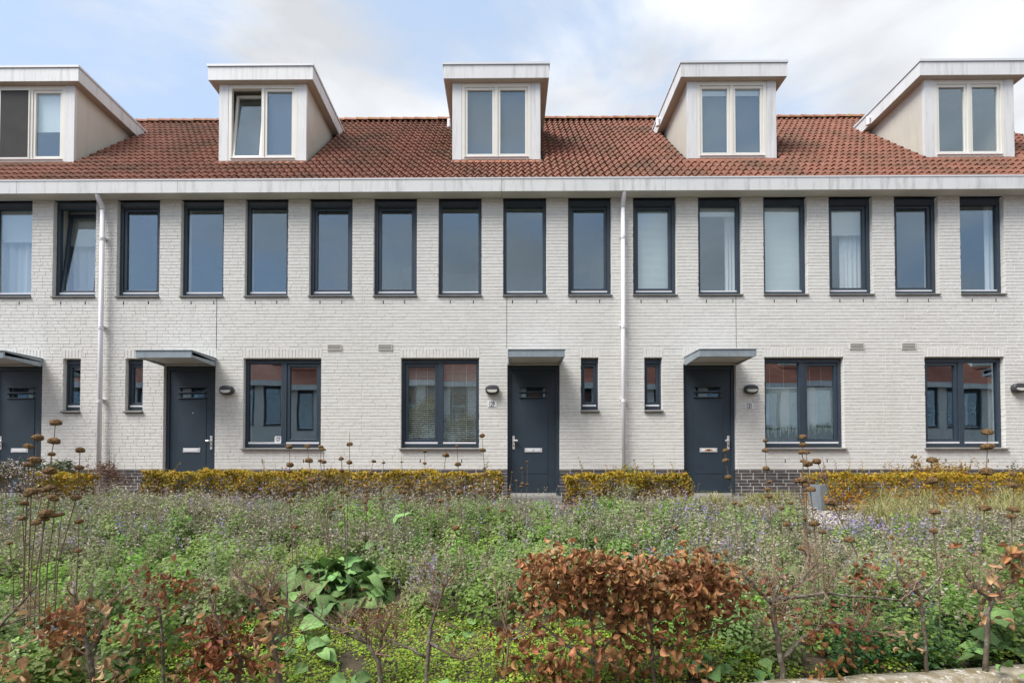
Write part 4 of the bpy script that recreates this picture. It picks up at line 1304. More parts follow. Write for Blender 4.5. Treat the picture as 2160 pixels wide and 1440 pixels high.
# ------------------------------------------------------------------ clipped beech hedges in front of the houses
def hedge(name, label, x0, x1, y0, y1, zt, n, cols_top, cols_low, pale=None, skew=0.0, zb=None, shoots=0):
    o = empty(name, ((x0+x1)/2, (y0+y1)/2, -.22), label, 'hedge', 'golden beech hedges in front of the houses')
    ox = np.array([(x0+x1)/2, (y0+y1)/2, -.22])
    A = {'front': (x1-x0)*.62, 'top': (x1-x0)*(y1-y0), 'l': (y1-y0)*.62, 'r': (y1-y0)*.62, 'in': (x1-x0)*.25}
    tot = sum(A.values()); P_ = []; N_ = []
    for f, ar in A.items():
        m = int(n*ar/tot); u = rng.uniform(0, 1, m); v = rng.uniform(0, 1, m)
        dp = np.abs(rng.normal(0, .035, m))
        zb_ = -.17
        if f == 'front': p = np.stack([x0 + u*(x1-x0), y0 + dp, zb_ + v*(zt - zb_)], 1); nn = (0, -1, .25)
        elif f == 'top': p = np.stack([x0 + u*(x1-x0), y0 + v*(y1-y0), zt - dp], 1); nn = (0, -.3, 1)
        elif f == 'l': p = np.stack([x0 + dp, y0 + u*(y1-y0), zb_ + v*(zt - zb_)], 1); nn = (-1, -.2, .25)
        elif f == 'r': p = np.stack([x1 - dp, y0 + u*(y1-y0), zb_ + v*(zt - zb_)], 1); nn = (1, -.2, .25)
        else: p = np.stack([x0 + u*(x1-x0), y0 + .06 + v*(y1-y0-.06), zb_ + rng.uniform(0, 1, m)*(zt - zb_ - .04)], 1); nn = (0, -1, .5)
        P_.append(p); N_.append(np.tile(nn, (m, 1)))
    p = np.concatenate(P_); nn = np.concatenate(N_).astype(float); m = len(p)
    nx_ = p[:, 0]*8.3 + 2.0*np.sin(p[:, 0]*2.1); nz_ = p[:, 2]*13 + np.sin(p[:, 0]*5.7)
    p += np.stack([.03*np.sin(nx_ + nz_), .065*np.sin(nx_)*np.sin(nz_) + .03*np.sin(nx_*2.3 + 1)*np.sin(nz_*1.9), (.022*np.sin(p[:, 0]*4.1 + 1) + .018*np.sin(p[:, 0]*13) + .012*np.sin(p[:, 0]*31))*np.clip((p[:, 2] + .2)/.5, 0, 1)], 1)
    # thin patches near the foot
    keep = rng.uniform(0, 1, m) < np.clip(.35 + (p[:, 2] + .17)/.30 + .25*np.sin(p[:, 0]*5), .12, 1)
    p, nn = p[keep], nn[keep]; m = len(p)
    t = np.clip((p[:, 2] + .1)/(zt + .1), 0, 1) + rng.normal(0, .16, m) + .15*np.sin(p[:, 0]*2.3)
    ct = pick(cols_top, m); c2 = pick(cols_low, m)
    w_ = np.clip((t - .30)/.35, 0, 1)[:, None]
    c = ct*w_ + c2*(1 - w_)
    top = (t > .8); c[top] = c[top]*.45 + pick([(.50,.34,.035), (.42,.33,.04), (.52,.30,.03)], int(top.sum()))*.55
    if pale is not None:
        pm = (t < .72) & (p[:, 0] > pale[0]) & (p[:, 0] < pale[1]) & (rng.uniform(0, 1, m) < .42)
        c[pm] = pick([(.40,.33,.27), (.30,.23,.17), (.46,.40,.35)], pm.sum())
    nr = nn + rng.normal(0, .55, (m, 3))
    ax = np.cross(nr, rand_unit(m)); ax[:, 2] -= .25
    L = rng.uniform(.028, .052, m)
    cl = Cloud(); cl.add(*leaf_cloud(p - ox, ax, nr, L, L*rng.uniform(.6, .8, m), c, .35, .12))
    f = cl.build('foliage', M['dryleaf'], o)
    mb = MB(); r = random.Random(int(x0*10))
    x = x0 + .08
    while x < x1 - .05:
        yy = (y0 + y1)/2 + r.uniform(-.06, .06); pts = [(x - ox[0], yy - ox[1], -.02), (x + r.uniform(-.02, .02) - ox[0], yy - ox[1], .2), (x + r.uniform(-.06, .06) - ox[0], yy - ox[1], .2 + (zt + .2)*.6)]
        mb.tube(pts, [.012, .009, .004], 5)
        for q in range(5):
            zz = r.uniform(.08, zt + .15); an = r.uniform(0, 6.28)
            mb.tube([(x - ox[0], yy - ox[1], zz), (x - ox[0] + .12*cos(an), yy - ox[1] + .14*sin(an), zz + .10)], [.004, .002], 4)
        x += r.uniform(.16, .24)
    s = mb.build('stems', M['bark'], o); s['kind'] = 'stuff'
    if shoots:
        mb = MB(); cl = Cloud()
        for q in range(shoots):
            x = r.uniform(x0 + .1, x1 - .1); yy = r.uniform(y0 + .1, y1 - .05); ln = r.uniform(.08, .34)
            a_ = Vector((x, yy, zt - .05)); b_ = a_ + Vector((r.uniform(-.12, .12), r.uniform(-.08, .08), ln))
            mb.tube([a_ - Vector(ox), (a_ + b_)/2 - Vector(ox) + Vector((.01, 0, 0)), b_ - Vector(ox)], [.003, .0025, .0015], 4)
            k = int(6 + ln*50); tt = rng.uniform(.1, 1, k)[:, None]
            pp = np.array(a_) + (np.array(b_) - np.array(a_))*tt + rng.normal(0, .008, (k, 3)) - ox
            L = rng.uniform(.02, .036, k)
            cl.add(*leaf_cloud(pp, rand_unit(k, -.3, .7), rand_unit(k), L, L*.65, pick(cols_top, k), .3))
        mb.build('shoots', M['twig'], o)['kind'] = 'stuff'
        cl.build('shoot_leaves', M['dryleaf'], o)
    return o
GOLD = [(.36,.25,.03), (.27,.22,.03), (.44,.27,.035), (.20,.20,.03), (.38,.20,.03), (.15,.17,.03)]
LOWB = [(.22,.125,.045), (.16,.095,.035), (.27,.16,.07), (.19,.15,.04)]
ORANGE = [(.45,.235,.02), (.38,.22,.02), (.50,.22,.02), (.30,.22,.03), (.42,.17,.015)]
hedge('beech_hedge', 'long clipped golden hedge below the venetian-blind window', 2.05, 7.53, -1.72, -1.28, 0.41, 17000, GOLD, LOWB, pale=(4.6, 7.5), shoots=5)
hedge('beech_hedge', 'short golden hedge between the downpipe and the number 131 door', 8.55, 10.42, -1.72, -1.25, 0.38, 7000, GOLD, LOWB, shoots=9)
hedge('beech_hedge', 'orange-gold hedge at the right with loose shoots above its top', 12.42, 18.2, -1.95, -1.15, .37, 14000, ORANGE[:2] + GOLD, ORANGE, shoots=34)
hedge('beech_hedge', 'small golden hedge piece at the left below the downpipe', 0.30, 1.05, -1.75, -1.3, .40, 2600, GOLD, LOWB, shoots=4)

# ------------------------------------------------------------------ bushes by the wall
def bush(name, label, cat, c, rad, n, cols, L=(.025, .045), stems=9, group=None, wr=.65, flowers=None, shape=1.0, low=.0, leafname='foliage', mtl='dryleaf'):
    o = empty(name, c, label, cat, group)
    mb = MB(); r = random.Random(int(c[0]*77 + c[1]*13)); tips = []
    for q in range(stems):
        an = r.uniform(0, 6.28); k = r.uniform(.25, 1)
        tip = Vector((rad[0]*k*cos(an), rad[1]*k*sin(an), rad[2]*r.uniform(.7, 1.05)*(1 - .25*k)))
        midp = tip*.5 + Vector((r.uniform(-.03, .03), r.uniform(-.03, .03), rad[2]*.08))
        mb.tube([(tip.x*.1, tip.y*.1, 0), midp, tip], [.007, .005, .002], 5)
        tips.append((midp, tip))
        for s_ in range(3):
            t = r.uniform(.3, .9); b_ = midp.lerp(tip, t); e_ = b_ + Vector((r.uniform(-.12, .12), r.uniform(-.1, .1), r.uniform(.02, .16)))
            mb.tube([b_, e_], [.003, .0012], 4); tips.append((b_, e_))
    mb.build('stems', M['twig'], o)['kind'] = 'stuff'
    ii = rng.integers(0, len(tips), n); t = rng.uniform(low, 1.05, n)[:, None]
    a_ = np.array([tuple(tips[i][0]) for i in ii]); b_ = np.array([tuple(tips[i][1]) for i in ii])
    p = a_ + (b_ - a_)*t + rng.normal(0, .028*shape, (n, 3))
    LL = rng.uniform(*L, n)
    cl = Cloud(); cl.add(*leaf_cloud(p, rand_unit(n, -.5, .6), rand_unit(n, -.1, 1), LL, LL*wr, pick(cols, n), .35, .1))
    cl.build(leafname, M[mtl], o)
    if flowers:
        cols2, k, sz = flowers
        ii = rng.integers(0, len(tips), k); pp = np.array([tuple(tips[i][1]) for i in ii]) + rng.normal(0, .04, (k, 3))
        LL = rng.uniform(*sz, k); c2 = Cloud(); c2.add(*leaf_cloud(pp, rand_unit(k, -.2, .8), rand_unit(k, 0, 1), LL, LL*.8, pick(cols2, k), .2))
        c2.build('blossoms', M['leaf'], o)
    return o
DG = [(.06,.10,.035), (.09,.13,.05), (.13,.16,.08), (.17,.19,.13)]
q = P(735, 1030, 7.9); bush('garden_bush', 'yellow-green bush peeping over the long hedge', 'bush', (q.x, q.y, -.2), (.36, .28, .73), 900, [(.30,.25,.04), (.22,.21,.05), (.36,.27,.05)])
q = P(1965, 1030, 7.75); bush('garden_bush', 'loose copper-gold shoots rising above the right-hand hedge', 'bush', (q.x, q.y, -.2), (.85, .3, .88), 1500, [(.36,.24,.03), (.28,.15,.04), (.42,.25,.03)], L=(.022, .04), stems=22, low=.3)
q = P(1335, 1030, 7.9); bush('garden_bush', 'pale green bush rising behind the short hedge', 'bush', (q.x, q.y, -.2), (.42, .28, .74), 1000, [(.24,.24,.06), (.30,.25,.06), (.17,.19,.06)])
q = P(1310, 1060, 7.0); bush('garden_bush', 'loose grey-green bush in front of the short hedge', 'bush', (q.x, q.y, -.3), (.30, .25, .55), 800, [(.16,.20,.08), (.22,.23,.11), (.27,.26,.14)], L=(.018, .032))
q = P(95, 1040, 7.9); bush('garden_bush', 'dark feathery shrub left of the downpipe', 'shrub', (q.x, q.y, -.2), (.55, .3, .98), 2600, DG, L=(.04, .075), wr=.3, stems=13)
q = P(220, 1050, 7.7); bush('garden_bush', 'twiggy shrub with small brown leaves in front of the downpipe', 'shrub', (q.x, q.y, -.2), (.52, .3, .84), 1000, [(.17,.09,.055), (.24,.14,.09), (.12,.06,.04)], L=(.02, .038), stems=16, low=.45)
q = P(8, 1050, 6.9); bush('aster_plant', 'bushy plant with many tiny white flowers at the left edge', 'flower plant', (q.x, q.y, -.27), (.62, .4, .86), 2400, [(.13,.13,.05), (.17,.14,.07), (.20,.12,.06)], L=(.018, .03), flowers=([(.66,.60,.62), (.72,.68,.68), (.60,.48,.55)], 900, (.016, .032)))
q = P(20, 1000, 8.2); bush('rose_bush', 'dark green bush with a few pink blooms before the left door', 'bush', (q.x, q.y, -.2), (.5, .25, .85), 1300, DG, flowers=([(.55,.28,.38)], 26, (.02, .035)))
q = P(612, 1030, 7.9); bush('red_leaved_plant', 'slender plant with red leaves behind the long hedge', 'plant', (q.x, q.y, -.2), (.14, .08, .78), 60, [(.33,.03,.04), (.24,.025,.035)], stems=2, L=(.03, .045), wr=.45, low=.5)
q = P(2150, 1020, 7.9); bush('coneflower', 'stiff plant with dark seed heads at the right edge', 'plant', (q.x, q.y, -.2), (.22, .12, .82), 90, [(.10,.14,.04), (.20,.16,.04)], stems=6, flowers=([(.018,.014,.013)], 60, (.02, .04)))
for px_, d_, lab in ((229, 7.9, 'taller pale seed spike rising above the brown-leaved shrub'), (241, 7.95, 'shorter pale seed spike right of the taller one')):
    q = P(px_, 1040, d_); h_ = .98 if px_ == 229 else .90
    o = empty('seed_spike', (q.x, q.y, -.2), lab, 'plant', 'pale seed spikes by the downpipe')
    mb = MB(); mb.tube([(0, 0, 0), (.01, 0, h_*.6), (0, 0, h_)], [.004, .003, .0015], 5); mb.build('stem', M['stem'], o)
    k = 60; t = rng.uniform(.68, 1, k); p = np.stack([rng.normal(0, .012, k), rng.normal(0, .012, k), t*h_], 1); L = rng.uniform(.010, .02, k)
    c_ = Cloud(); c_.add(*leaf_cloud(p, rand_unit(k, 0, .8), rand_unit(k), L, L*.8, pick([(.30,.29,.20), (.24,.25,.15)], k), .3)); c_.build('seed_pods', M['dryleaf'], o)

# ------------------------------------------------------------------ planter, pot, white gravel
q = P(1738, 1066, 7.45)
o = empty('planter', (q.x, q.y, -.19), 'tapered zinc planter on the white gravel beside the right hedge', 'planter')
mb = MB()
def sq(h, z): return [(-h, -h, z), (h, -h, z), (h, h, z), (-h, h, z)]
V = sq(.125, 0) + sq(.17, .40) + sq(.155, .40) + sq(.15, .34)
mb.add(V, [(3,2,1,0)] + [(a_*4 + k, a_*4 + (k+1) % 4, (a_+1)*4 + (k+1) % 4, (a_+1)*4 + k) for a_ in range(3) for k in range(4)] + [(12,13,14,15)])
mb.build('planter_body', M['zinc'], o, bevel=.006)
q = P(228, 1052, 7.35)
o = empty('flower_pot', (q.x, q.y, -.2), 'dark round pot with bright green moss below the brown-leaved shrub', 'pot')
mb = MB(); n = 18; V = []; 
for rr, z in ((.10, 0), (.15, .16), (.165, .17), (.165, .20), (.145, .20), (.14, .17)): V += [(rr*cos(2*pi*k/n), rr*sin(2*pi*k/n), z) for k in range(n)]
mb.add(V, [(a_*n + k, a_*n + (k+1) % n, (a_+1)*n + (k+1) % n, (a_+1)*n + k) for a_ in range(5) for k in range(n)] + [tuple(5*n + k for k in range(n))])
mb.build('pot_body', M['lamp'], o, smooth=True)
k = 420; p = np.stack([rng.normal(0, .07, k), rng.normal(0, .07, k), .19 + rng.uniform(0, .09, k)], 1); L = rng.uniform(.012, .025, k)
c_ = Cloud(); c_.add(*leaf_cloud(p, rand_unit(k, -.2, .8), rand_unit(k, .2, 1), L, L*.6, pick([(.10,.20,.02), (.16,.26,.03)], k), .3)); c_.build('moss', M['leaf'], o)

def white_gravel():
    n = 2600
    c0 = P(1760, 1072, 7.0)
    x = c0.x + rng.uniform(-.75, .75, n); y = c0.y + rng.uniform(-.8, .75, n)
    ok = (((x - c0.x)/.8)**2 + ((y - c0.y)/.85)**2 < 1)
    x, y = x[ok], y[ok]; n = len(x); z = np.where(y > -1.6, -.165, gz(x, y)) + rng.uniform(.0, .02, n)
    s = rng.uniform(.010, .022, n)
    octv = np.array([(1,0,0), (-1,0,0), (0,1,0), (0,-1,0), (0,0,.7), (0,0,-.7)], float)
    of = np.array([(0,2,4), (2,1,4), (1,3,4), (3,0,4), (2,0,5), (1,2,5), (3,1,5), (0,3,5)])
    th = rng.uniform(0, 6.28, n); V = []
    ct, st_ = np.cos(th)[:, None], np.sin(th)[:, None]
    ov = octv[None, :, :]*s[:, None, None]*rng.uniform(.6, 1.3, (n, 6, 1))
    vx = ov[:, :, 0]*ct - ov[:, :, 1]*st_; vy = ov[:, :, 0]*st_ + ov[:, :, 1]*ct
    V = np.stack([vx + x[:, None], vy + y[:, None], ov[:, :, 2] + z[:, None]], 2).reshape(-1, 3)
    F = (of[None] + (np.arange(n)*6)[:, None, None]).reshape(-1, 3)
    o = np_mesh('white_gravel', V, F, M['dryleaf'], np.repeat(pick([(.62,.58,.52), (.70,.67,.62), (.45,.40,.34)], n), 6, axis=0)); o['kind'] = 'stuff'
white_gravel()

# ------------------------------------------------------------------ broad-leaved perennial clumps
def big_leaf_mesh(v):
    r = random.Random(v*5 + 1); mb = MB(); V = []; F = []
    nu, nv = 5, 6
    for j in range(nv + 1):
        t = j/nv
        w_ = .5*(sin(pi*min(1, t*1.02)**.62))**.8*(.74 if v != 2 else .60)
        z = .30*sin(t*pi*.75)*(.6 + .25*v) - .16*t*t
        for k in range(nu):
            u = k/(nu - 1)*2 - 1
            V.append((u*w_, t, z + .10*abs(u)**1.5*(1 if v != 1 else -.6) + .06*sin(t*9 + u*3 + v)*abs(u)))
    for j in range(nv):
        for k in range(nu - 1): F.append((j*nu + k, j*nu + k + 1, (j+1)*nu + k + 1, (j+1)*nu + k))
    mb.add(V, F); return mb.mesh('leaf', M['bigleaf'], True)
BIGL = [big_leaf_mesh(v) for v in range(3)]
def leafy_clump(px, py, d, n, rad, size, label, seed):
    q = P(px, py, d); r = random.Random(seed)
    z0 = float(gz(q.x, q.y))
    o = empty('leafy_perennial', (q.x, q.y, z0), label, 'plant', 'clumps of broad grey-green leaves')
    for k in range(n):
        an = r.uniform(0, 2*pi); rr = rad*math.sqrt(r.random())
        L = size*r.uniform(.7, 1.25)
        ob = bpy.data.objects.new('leaf', BIGL[r.randrange(3)])
        hz = .03 + (.26*(1 - (rr/rad)**2)*r.uniform(.25, 1) + r.uniform(-.02, .05))*min(1.15, rad/.3)
        ob.location = (rr*.75*cos(an), rr*.75*sin(an), hz)
        ob.rotation_euler = (.20 - .75*rr/rad + r.uniform(-.4, .4), r.uniform(-.8, .8), an - pi/2 + r.uniform(-1.2, 1.2))
        ob.scale = (L*r.uniform(.9, 1.25), L, L)
        link(ob, o)
    return o
leafy_clump(700, 1225, 4.05, 190, .55, .20, 'largest clump of broad leaves, left of the middle', 1)
leafy_clump(590, 1285, 3.35, 12, .20, .16, 'broad leaves just left of the largest leafy clump', 2)
leafy_clump(825, 1125, 5.0, 22, .36, .22, 'broad-leaved clump behind the largest one, below the long hedge', 3)
leafy_clump(1655, 1170, 4.3, 16, .28, .19, 'broad leaves at the foot of the right-hand cluster of dried stems', 4)
leafy_clump(1860, 1190, 3.9, 18, .32, .20, 'broad-leaved clump between the right-hand dried stems', 5)
leafy_clump(2140, 1320, 3.0, 24, .28, .16, 'broad-leaved clump at the right edge behind the kerb', 6)
leafy_clump(1500, 1385, 2.95, 8, .12, .10, 'small broad-leaved plant right of the dense brown shrub', 7)
leafy_clump(1580, 1375, 3.05, 7, .12, .11, 'small broad-leaved plant left of the bare shrub near the kerb', 8)
leafy_clump(255, 1380, 2.9, 8, .12, .11, 'broad leaves under the tan-leaved shrub at the left', 9)
leafy_clump(395, 1385, 2.9, 9, .13, .11, 'broad leaves between the left foreground shrubs', 10)
leafy_clump(640, 1370, 3.05, 13, .20, .12, 'rosette of broad leaves beside the pale curled-leaf shrub', 11)
leafy_clump(740, 1415, 2.75, 6, .10, .11, 'small broad-leaved plant at the foot of the bare shrub, left of centre', 12)
leafy_clump(985, 1330, 3.5, 6, .12, .11, 'small broad-leaved plant in the bright green ground cover', 13)
leafy_clump(25, 1225, 3.4, 12, .25, .17, 'broad-leaved clump at the left edge among catmint', 14)
leafy_clump(925, 1430, 2.7, 4, .07, .10, 'few broad leaves at the bottom edge, left of the brown shrub', 15)

# ------------------------------------------------------------------ dried stems with ball-like seed heads
def head_mesh(v):
    r = random.Random(v + 40); mb = MB(); V = []; F = []
    n = 11; prof = [(.20, -.30), (.46, -.22), (.50, -.04), (.40, .14), (.20, .24)]
    for rr, z in prof:
        for k in range(n):
            a_ = 2*pi*k/n; j = r.uniform(.88, 1.12); V.append((rr*j*cos(a_), rr*j*sin(a_), z + r.uniform(-.03, .03)))
    V += [(0, 0, .27), (0, 0, -.30)]
    m_ = len(prof)
    for a_ in range(m_ - 1):
        for k in range(n): F.append((a_*n + k, a_*n + (k+1) % n, (a_+1)*n + (k+1) % n, (a_+1)*n + k))
    for k in range(n): F.append(((m_-1)*n + k, (m_-1)*n + (k+1) % n, m_*n)); F.append(((k+1) % n, k, m_*n + 1))
    mb.add(V, F)
    for q in range(34):                                   # bristly calyces
        a_ = r.uniform(0, 2*pi); z = r.uniform(-.26, .2); rr = .50 - .35*max(0, z)/.25*.6
        c = Vector((rr*cos(a_), rr*sin(a_), z)); out = Vector((cos(a_), sin(a_), r.uniform(-.5, .9))).normalized()
        s_ = Vector((-sin(a_), cos(a_), 0))*.045
        mb.add([c - s_ - out*.08, c + s_ - out*.08, c + out*.12], [(0, 1, 2)])
    return mb.mesh('seed_head', M['seed'])
HEADS = [head_mesh(v) for v in range(4)]
def dried_stem(heads, base, d, label, group='dried brown stems with seed heads', tip=0, rad=.0042):
    """heads: [(px,py,width px)...] top first; base: px where the stem sinks into the foliage"""
    r = random.Random(int(heads[0][0]*3 + heads[0][1]))
    pb = P(base[0], base[1], d)
    pts = [P(h[0], h[1], d) for h in heads]
    low = pts[-1]; dirv = (pb - low)
    zg = float(gz(pb.x, pb.y)); k = 0
    g = pb + Vector((dirv.x*.25, r.uniform(-.02, .02), 0)); g.z = zg - .01
    o = empty('dried_stem', g, label, 'dried plant', group)
    line = [g] + ([pb] if pb.z > zg + .05 else []) + pts[::-1]
    if tip: line.append(pts[0] + Vector((0, 0, tip*d/1013)))
    line = [p - g for p in line]
    n = len(line); mb = MB(); mb.tube(line, [rad*(1 - .55*i/max(1, n-1)) for i in range(n)], 6)
    mb.build('stem', M['stem'], o)
    for h, p in zip(heads, pts):
        w_ = h[2]*d/1013
        ob = bpy.data.objects.new('seed_head', HEADS[r.randrange(4)])
        ob.location = p - g; ob.scale = (w_, w_, w_*r.uniform(.9, 1.2)*(h[3] if len(h) > 3 else 1))
        ob.rotation_euler = (r.uniform(-.2, .2), r.uniform(-.2, .2), r.uniform(0, 6.28))
        link(ob, o)
    return o
DS = [
 ([(117,890,21),(114,929,23),(109,957,14),(106,992,24),(107,1027,21)], (77,1207), 3.1, 'tallest dried stem at the left, five seed heads in a row', 0),
 ([(80,922,21),(74.5,969,23),(66,1035,23)], (60,1215), 3.1, 'dried stem with three large heads, left of the tallest left stem', 14),
 ([(60,940,18),(60,979,18),(58,1043,14)], (50,1200), 3.2, 'leftmost tall dried stem, before the left door letter slot', 6),
 ([(169,948,18),(167.5,985,18),(161,1048,19)], (122,1190), 3.2, 'dried stem with three heads in front of the brown-leaved shrub', 0),
 ([(167,1099,16),(165,1160,14)], (162,1225), 3.2, 'short two-headed dried stem in the catmint at the left', 0),
 ([(51,1060,17),(47.5,1092,16)], (52,1180), 3.2, 'low dried stem with two heads, nearest the left edge', 0),
 ([(92.5,1032,16),(76,1101,17)], (66,1190), 3.1, 'leaning dried stem behind the tallest left stem', 0),
 ([(120,1032,14),(116,1052,15),(115,1086,18)], (100,1190), 3.2, 'low three-headed dried stem right of the tallest left stem', 0),
 ([(108,1047,15),(99,1081,26),(93,1093,20)], (84,1200), 3.0, 'stout low dried stem with a very broad head at the left', 0),
 ([(130,1083,12)], (118,1190), 3.3, 'single small dried head among the left stems', 0),
 ([(20,1145,11)], (28,1210), 3.3, 'lone low dried head at the left edge', 0),
 ([(610,941,14),(611.6,979,15.5),(610,994,10),(615,1032,18),(611,1056,12)], (617,1140), 4.2, 'leftmost stem of the middle row, over the sill of the number 127 window', 0),
 ([(623,1110,14)], (625,1160), 4.2, 'single low head under the leftmost middle stem', 0),
 ([(648,940,13),(651.6,970,16.5),(657,1013,18)], (697,1175), 4.1, 'middle dried stem below the right half of the 127 window', 0),
 ([(677,942,12),(676,971,11)], (690,1130), 4.5, 'thin dried stem at the right corner of the 127 window', 0),
 ([(681.5,947,12),(683,973,12),(684.7,1012,15)], (694,1140), 4.3, 'dried stem just right of the 127 window corner', 0),
 ([(719.7,966.5,11),(721.5,992,11),(724,1036,13)], (729,1150), 4.4, 'dried stem in front of the yellow-green bush', 7),
 ([(737.5,936,14),(737,974,13),(733,1043,11)], (732,1165), 4.2, 'dried stem with a long bare tip on the white wall between the windows', 24),
 ([(788.4,972,11),(781,997,12),(775,1035,9)], (770,1130), 4.6, 'leaning dried stem right of the long-tipped one', 0),
 ([(809,975,8),(808,998.5,9),(803,1027,11),(803,1051,10)], (822,1120), 4.8, 'small-headed dried stem with four heads left of the 129 window', 6),
 ([(847,974,6),(849.5,999,9),(852.7,1037,12)], (854,1125), 4.7, 'dried stem under the left corner of the slatted window', 12),
 ([(895.7,951.4,10),(895.7,976.3,8.5)], (911,1130), 4.7, 'two-headed dried stem before the left slatted pane', 0),
 ([(940.4,958.8,15),(929,1055,15)], (918,1170), 4.1, 'dried stem with a spiked tip before the slatted window', 22),
 ([(964,940.7,8.5),(966,978,14.5),(969,1037,16)], (978,1140), 4.2, 'dried stem before the right slatted pane', 0),
 ([(1017,918,12.6),(1018.7,948.4,13.6),(1022,987,8),(1022,1000,11),(1029,1072,9)], (1029,1135), 4.3, 'tall dried stem left of the middle door, five heads', 0),
 ([(1061,1076,12)], (975,1158), 4.2, 'slanting dried stem lying towards the middle door', 0),
 ([(961,1112,16)], (965,1190), 3.9, 'dark single-headed dried stem above the bare shrubs', 14),
 ([(1112,973,5.5),(1112,1021,8)], (1108,1075), 5.9, 'thinnest tall dried stem in front of the middle door', 0),
 ([(1101,987,7),(1102,1019,8),(1100,1025,8)], (1098,1078), 5.9, 'three-headed dried stem in front of the middle door', 0),
 ([(1080,995,5),(1076,1032,7),(1070.7,1046,11)], (1066,1080), 5.9, 'dried stem before the handle side of the middle door', 0),
 ([(1089,1013,7),(1090,1057,7)], (1094,1080), 6.0, 'short dried stem at the foot of the middle door', 0),
 ([(1530,949,11.6),(1530,970,14),(1537,1005.6,15),(1549,1060,13)], (1556,1140), 4.4, 'four-headed dried stem in front of the number 131 door', 0),
 ([(1561.7,1065,10)], (1565,1140), 4.5, 'lone dried head right of the stem before the 131 door', 0),
 ([(1614,929,10),(1614,949,14),(1616.7,987,14.6),(1622.7,1015.7,11),(1619,1031,12.5),(1621.7,1045.7,15)], (1629,1135), 4.3, 'six-headed dried stem at the left edge of the 131 window', 0),
 ([(1693,920,16),(1694,937,16),(1690.7,952.7,14),(1695,972,14),(1691.7,1011.7,20)], (1703,1140), 3.5, 'tallest stem of the right cluster, before the middle post of the 131 window', 0),
 ([(1700,952.7,15),(1703,977,19),(1709,1030.7,20),(1716.7,1103,20)], (1726,1200), 3.4, 'right-hand stem of the cluster before the 131 window', 0),
 ([(1680.7,1013,14),(1697,1093,9)], (1700,1170), 3.5, 'short stem at the left of the right-hand cluster', 0),
 ([(1710,1016,17),(1700,1022.7,14),(1702.7,1121,14)], (1708,1190), 3.6, 'stem inside the right-hand cluster with two heads close together', 0),
 ([(1693,1155,17)], (1715,1200), 3.3, 'low dried head at the foot of the right-hand cluster', 0),
 ([(1660,1104,16)], (1716,1190), 3.4, 'slanting dried stem leaning left from the right-hand cluster', 0),
 ([(1723,971.7,18),(1736,1002.7,20),(1754,1057,24),(1792,1136.7,20)], (1808,1170), 3.3, 'strongly leaning dried stem in front of the zinc planter', 0),
 ([(1735,1121,15)], (1737,1180), 3.7, 'single dried head right of the cluster, low', 0),
 ([(1667.5,1060,11)], (1664,1140), 4.4, 'small dried head at the edge of the grasses', 0),
 ([(1647.5,1071,11.6)], (1650,1140), 4.4, 'small low dried head left of the right-hand cluster', 0),
 ([(1927.7,963,11),(1933.7,1042,10)], (1890,1150), 4.6, 'thin curved dried stem before the orange hedge', 0),
 ([(1965.7,969,20),(1965.7,1012.5,21),(1970.7,1077.5,21),(1969,1118,16)], (1980,1226), 3.1, 'four-headed dried stem before the grasses at the right', 0),
 ([(2082.7,910,21),(2082.5,940.5,23.5),(2081,993,24),(2076.7,1070,21)], (2066,1200), 3.2, 'tallest dried stem at the right, reaching over the right-hand window', 0),
 ([(2136,999,13),(2138,1022.5,20),(2137.5,1073,20),(2133,1088,17)], (2136,1165), 3.6, 'dried stem nearest the right edge', 0),
 ([(1424,1112,12)], (1426,1160), 4.6, 'lone dried head in the catmint above the brown shrub', 0),
]
for hd, bs, d_, lab, tp in DS: dried_stem(hd, bs, d_, lab, tip=tp)
r = random.Random(21)
ORD = 'first second third fourth fifth sixth seventh eighth ninth tenth eleventh twelfth thirteenth fourteenth fifteenth sixteenth seventeenth eighteenth nineteenth'.split()
for k, px_ in enumerate(sorted(r.uniform(700, 1010) for _ in range(20))):
    top = r.uniform(1005, 1060); d_ = r.uniform(4.8, 5.4)
    hs = [(px_, top, r.uniform(7, 12))]
    if r.random() < .6: hs.append((px_ + r.uniform(-4, 4), top + r.uniform(18, 34), r.uniform(8, 12)))
    what = 'single-headed' if len(hs) == 1 else 'two-headed'
    lab = ('small %s dried stem below the long hedge, %s of the crowd from the left' % (what, ORD[k])) if k < 19 else 'small %s dried stem at the right end of the crowd below the long hedge' % what
    dried_stem(hs, (px_ + r.uniform(-14, 14), 1115), d_, lab, group='small dried stems below the long hedge', rad=.003)

# ------------------------------------------------------------------ foreground beech shrubs behind the kerb
def beech_leaf_mesh(v):
    r = random.Random(v); mb = MB(); V = []; F = []
    nu, nv = 5, 4
    for j in range(nv + 1):
        t = j/nv
        w_ = .33*(sin(pi*(.04 + .95*t)**.85))**.75 if 0 < j < nv else .02
        curl = (.55, -.45, .95, .30)[v]
        z = curl*(t - .5)**2*1.6
        for k in range(nu):
            u = k/(nu - 1)*2 - 1
            cup = (.7, 1.1, -.6, 1.5)[v]*u*u*w_*2
            V.append((u*w_*(1 - .25*abs(cup)), t, z + cup*.5 + (.022 if (j + k) % 2 else -.01)))
    for j in range(nv):
        for k in range(nu - 1): F.append((j*nu + k, j*nu + k + 1, (j+1)*nu + k + 1, (j+1)*nu + k))
    mb.add(V, F); return mb
BLM = {c: [beech_leaf_mesh(v).mesh('leaf', M[c], True) for v in range(4)] for c in ('beech', 'tanleaf', 'rustleaf')}
BLMB = [beech_leaf_mesh(v) for v in range(4)]

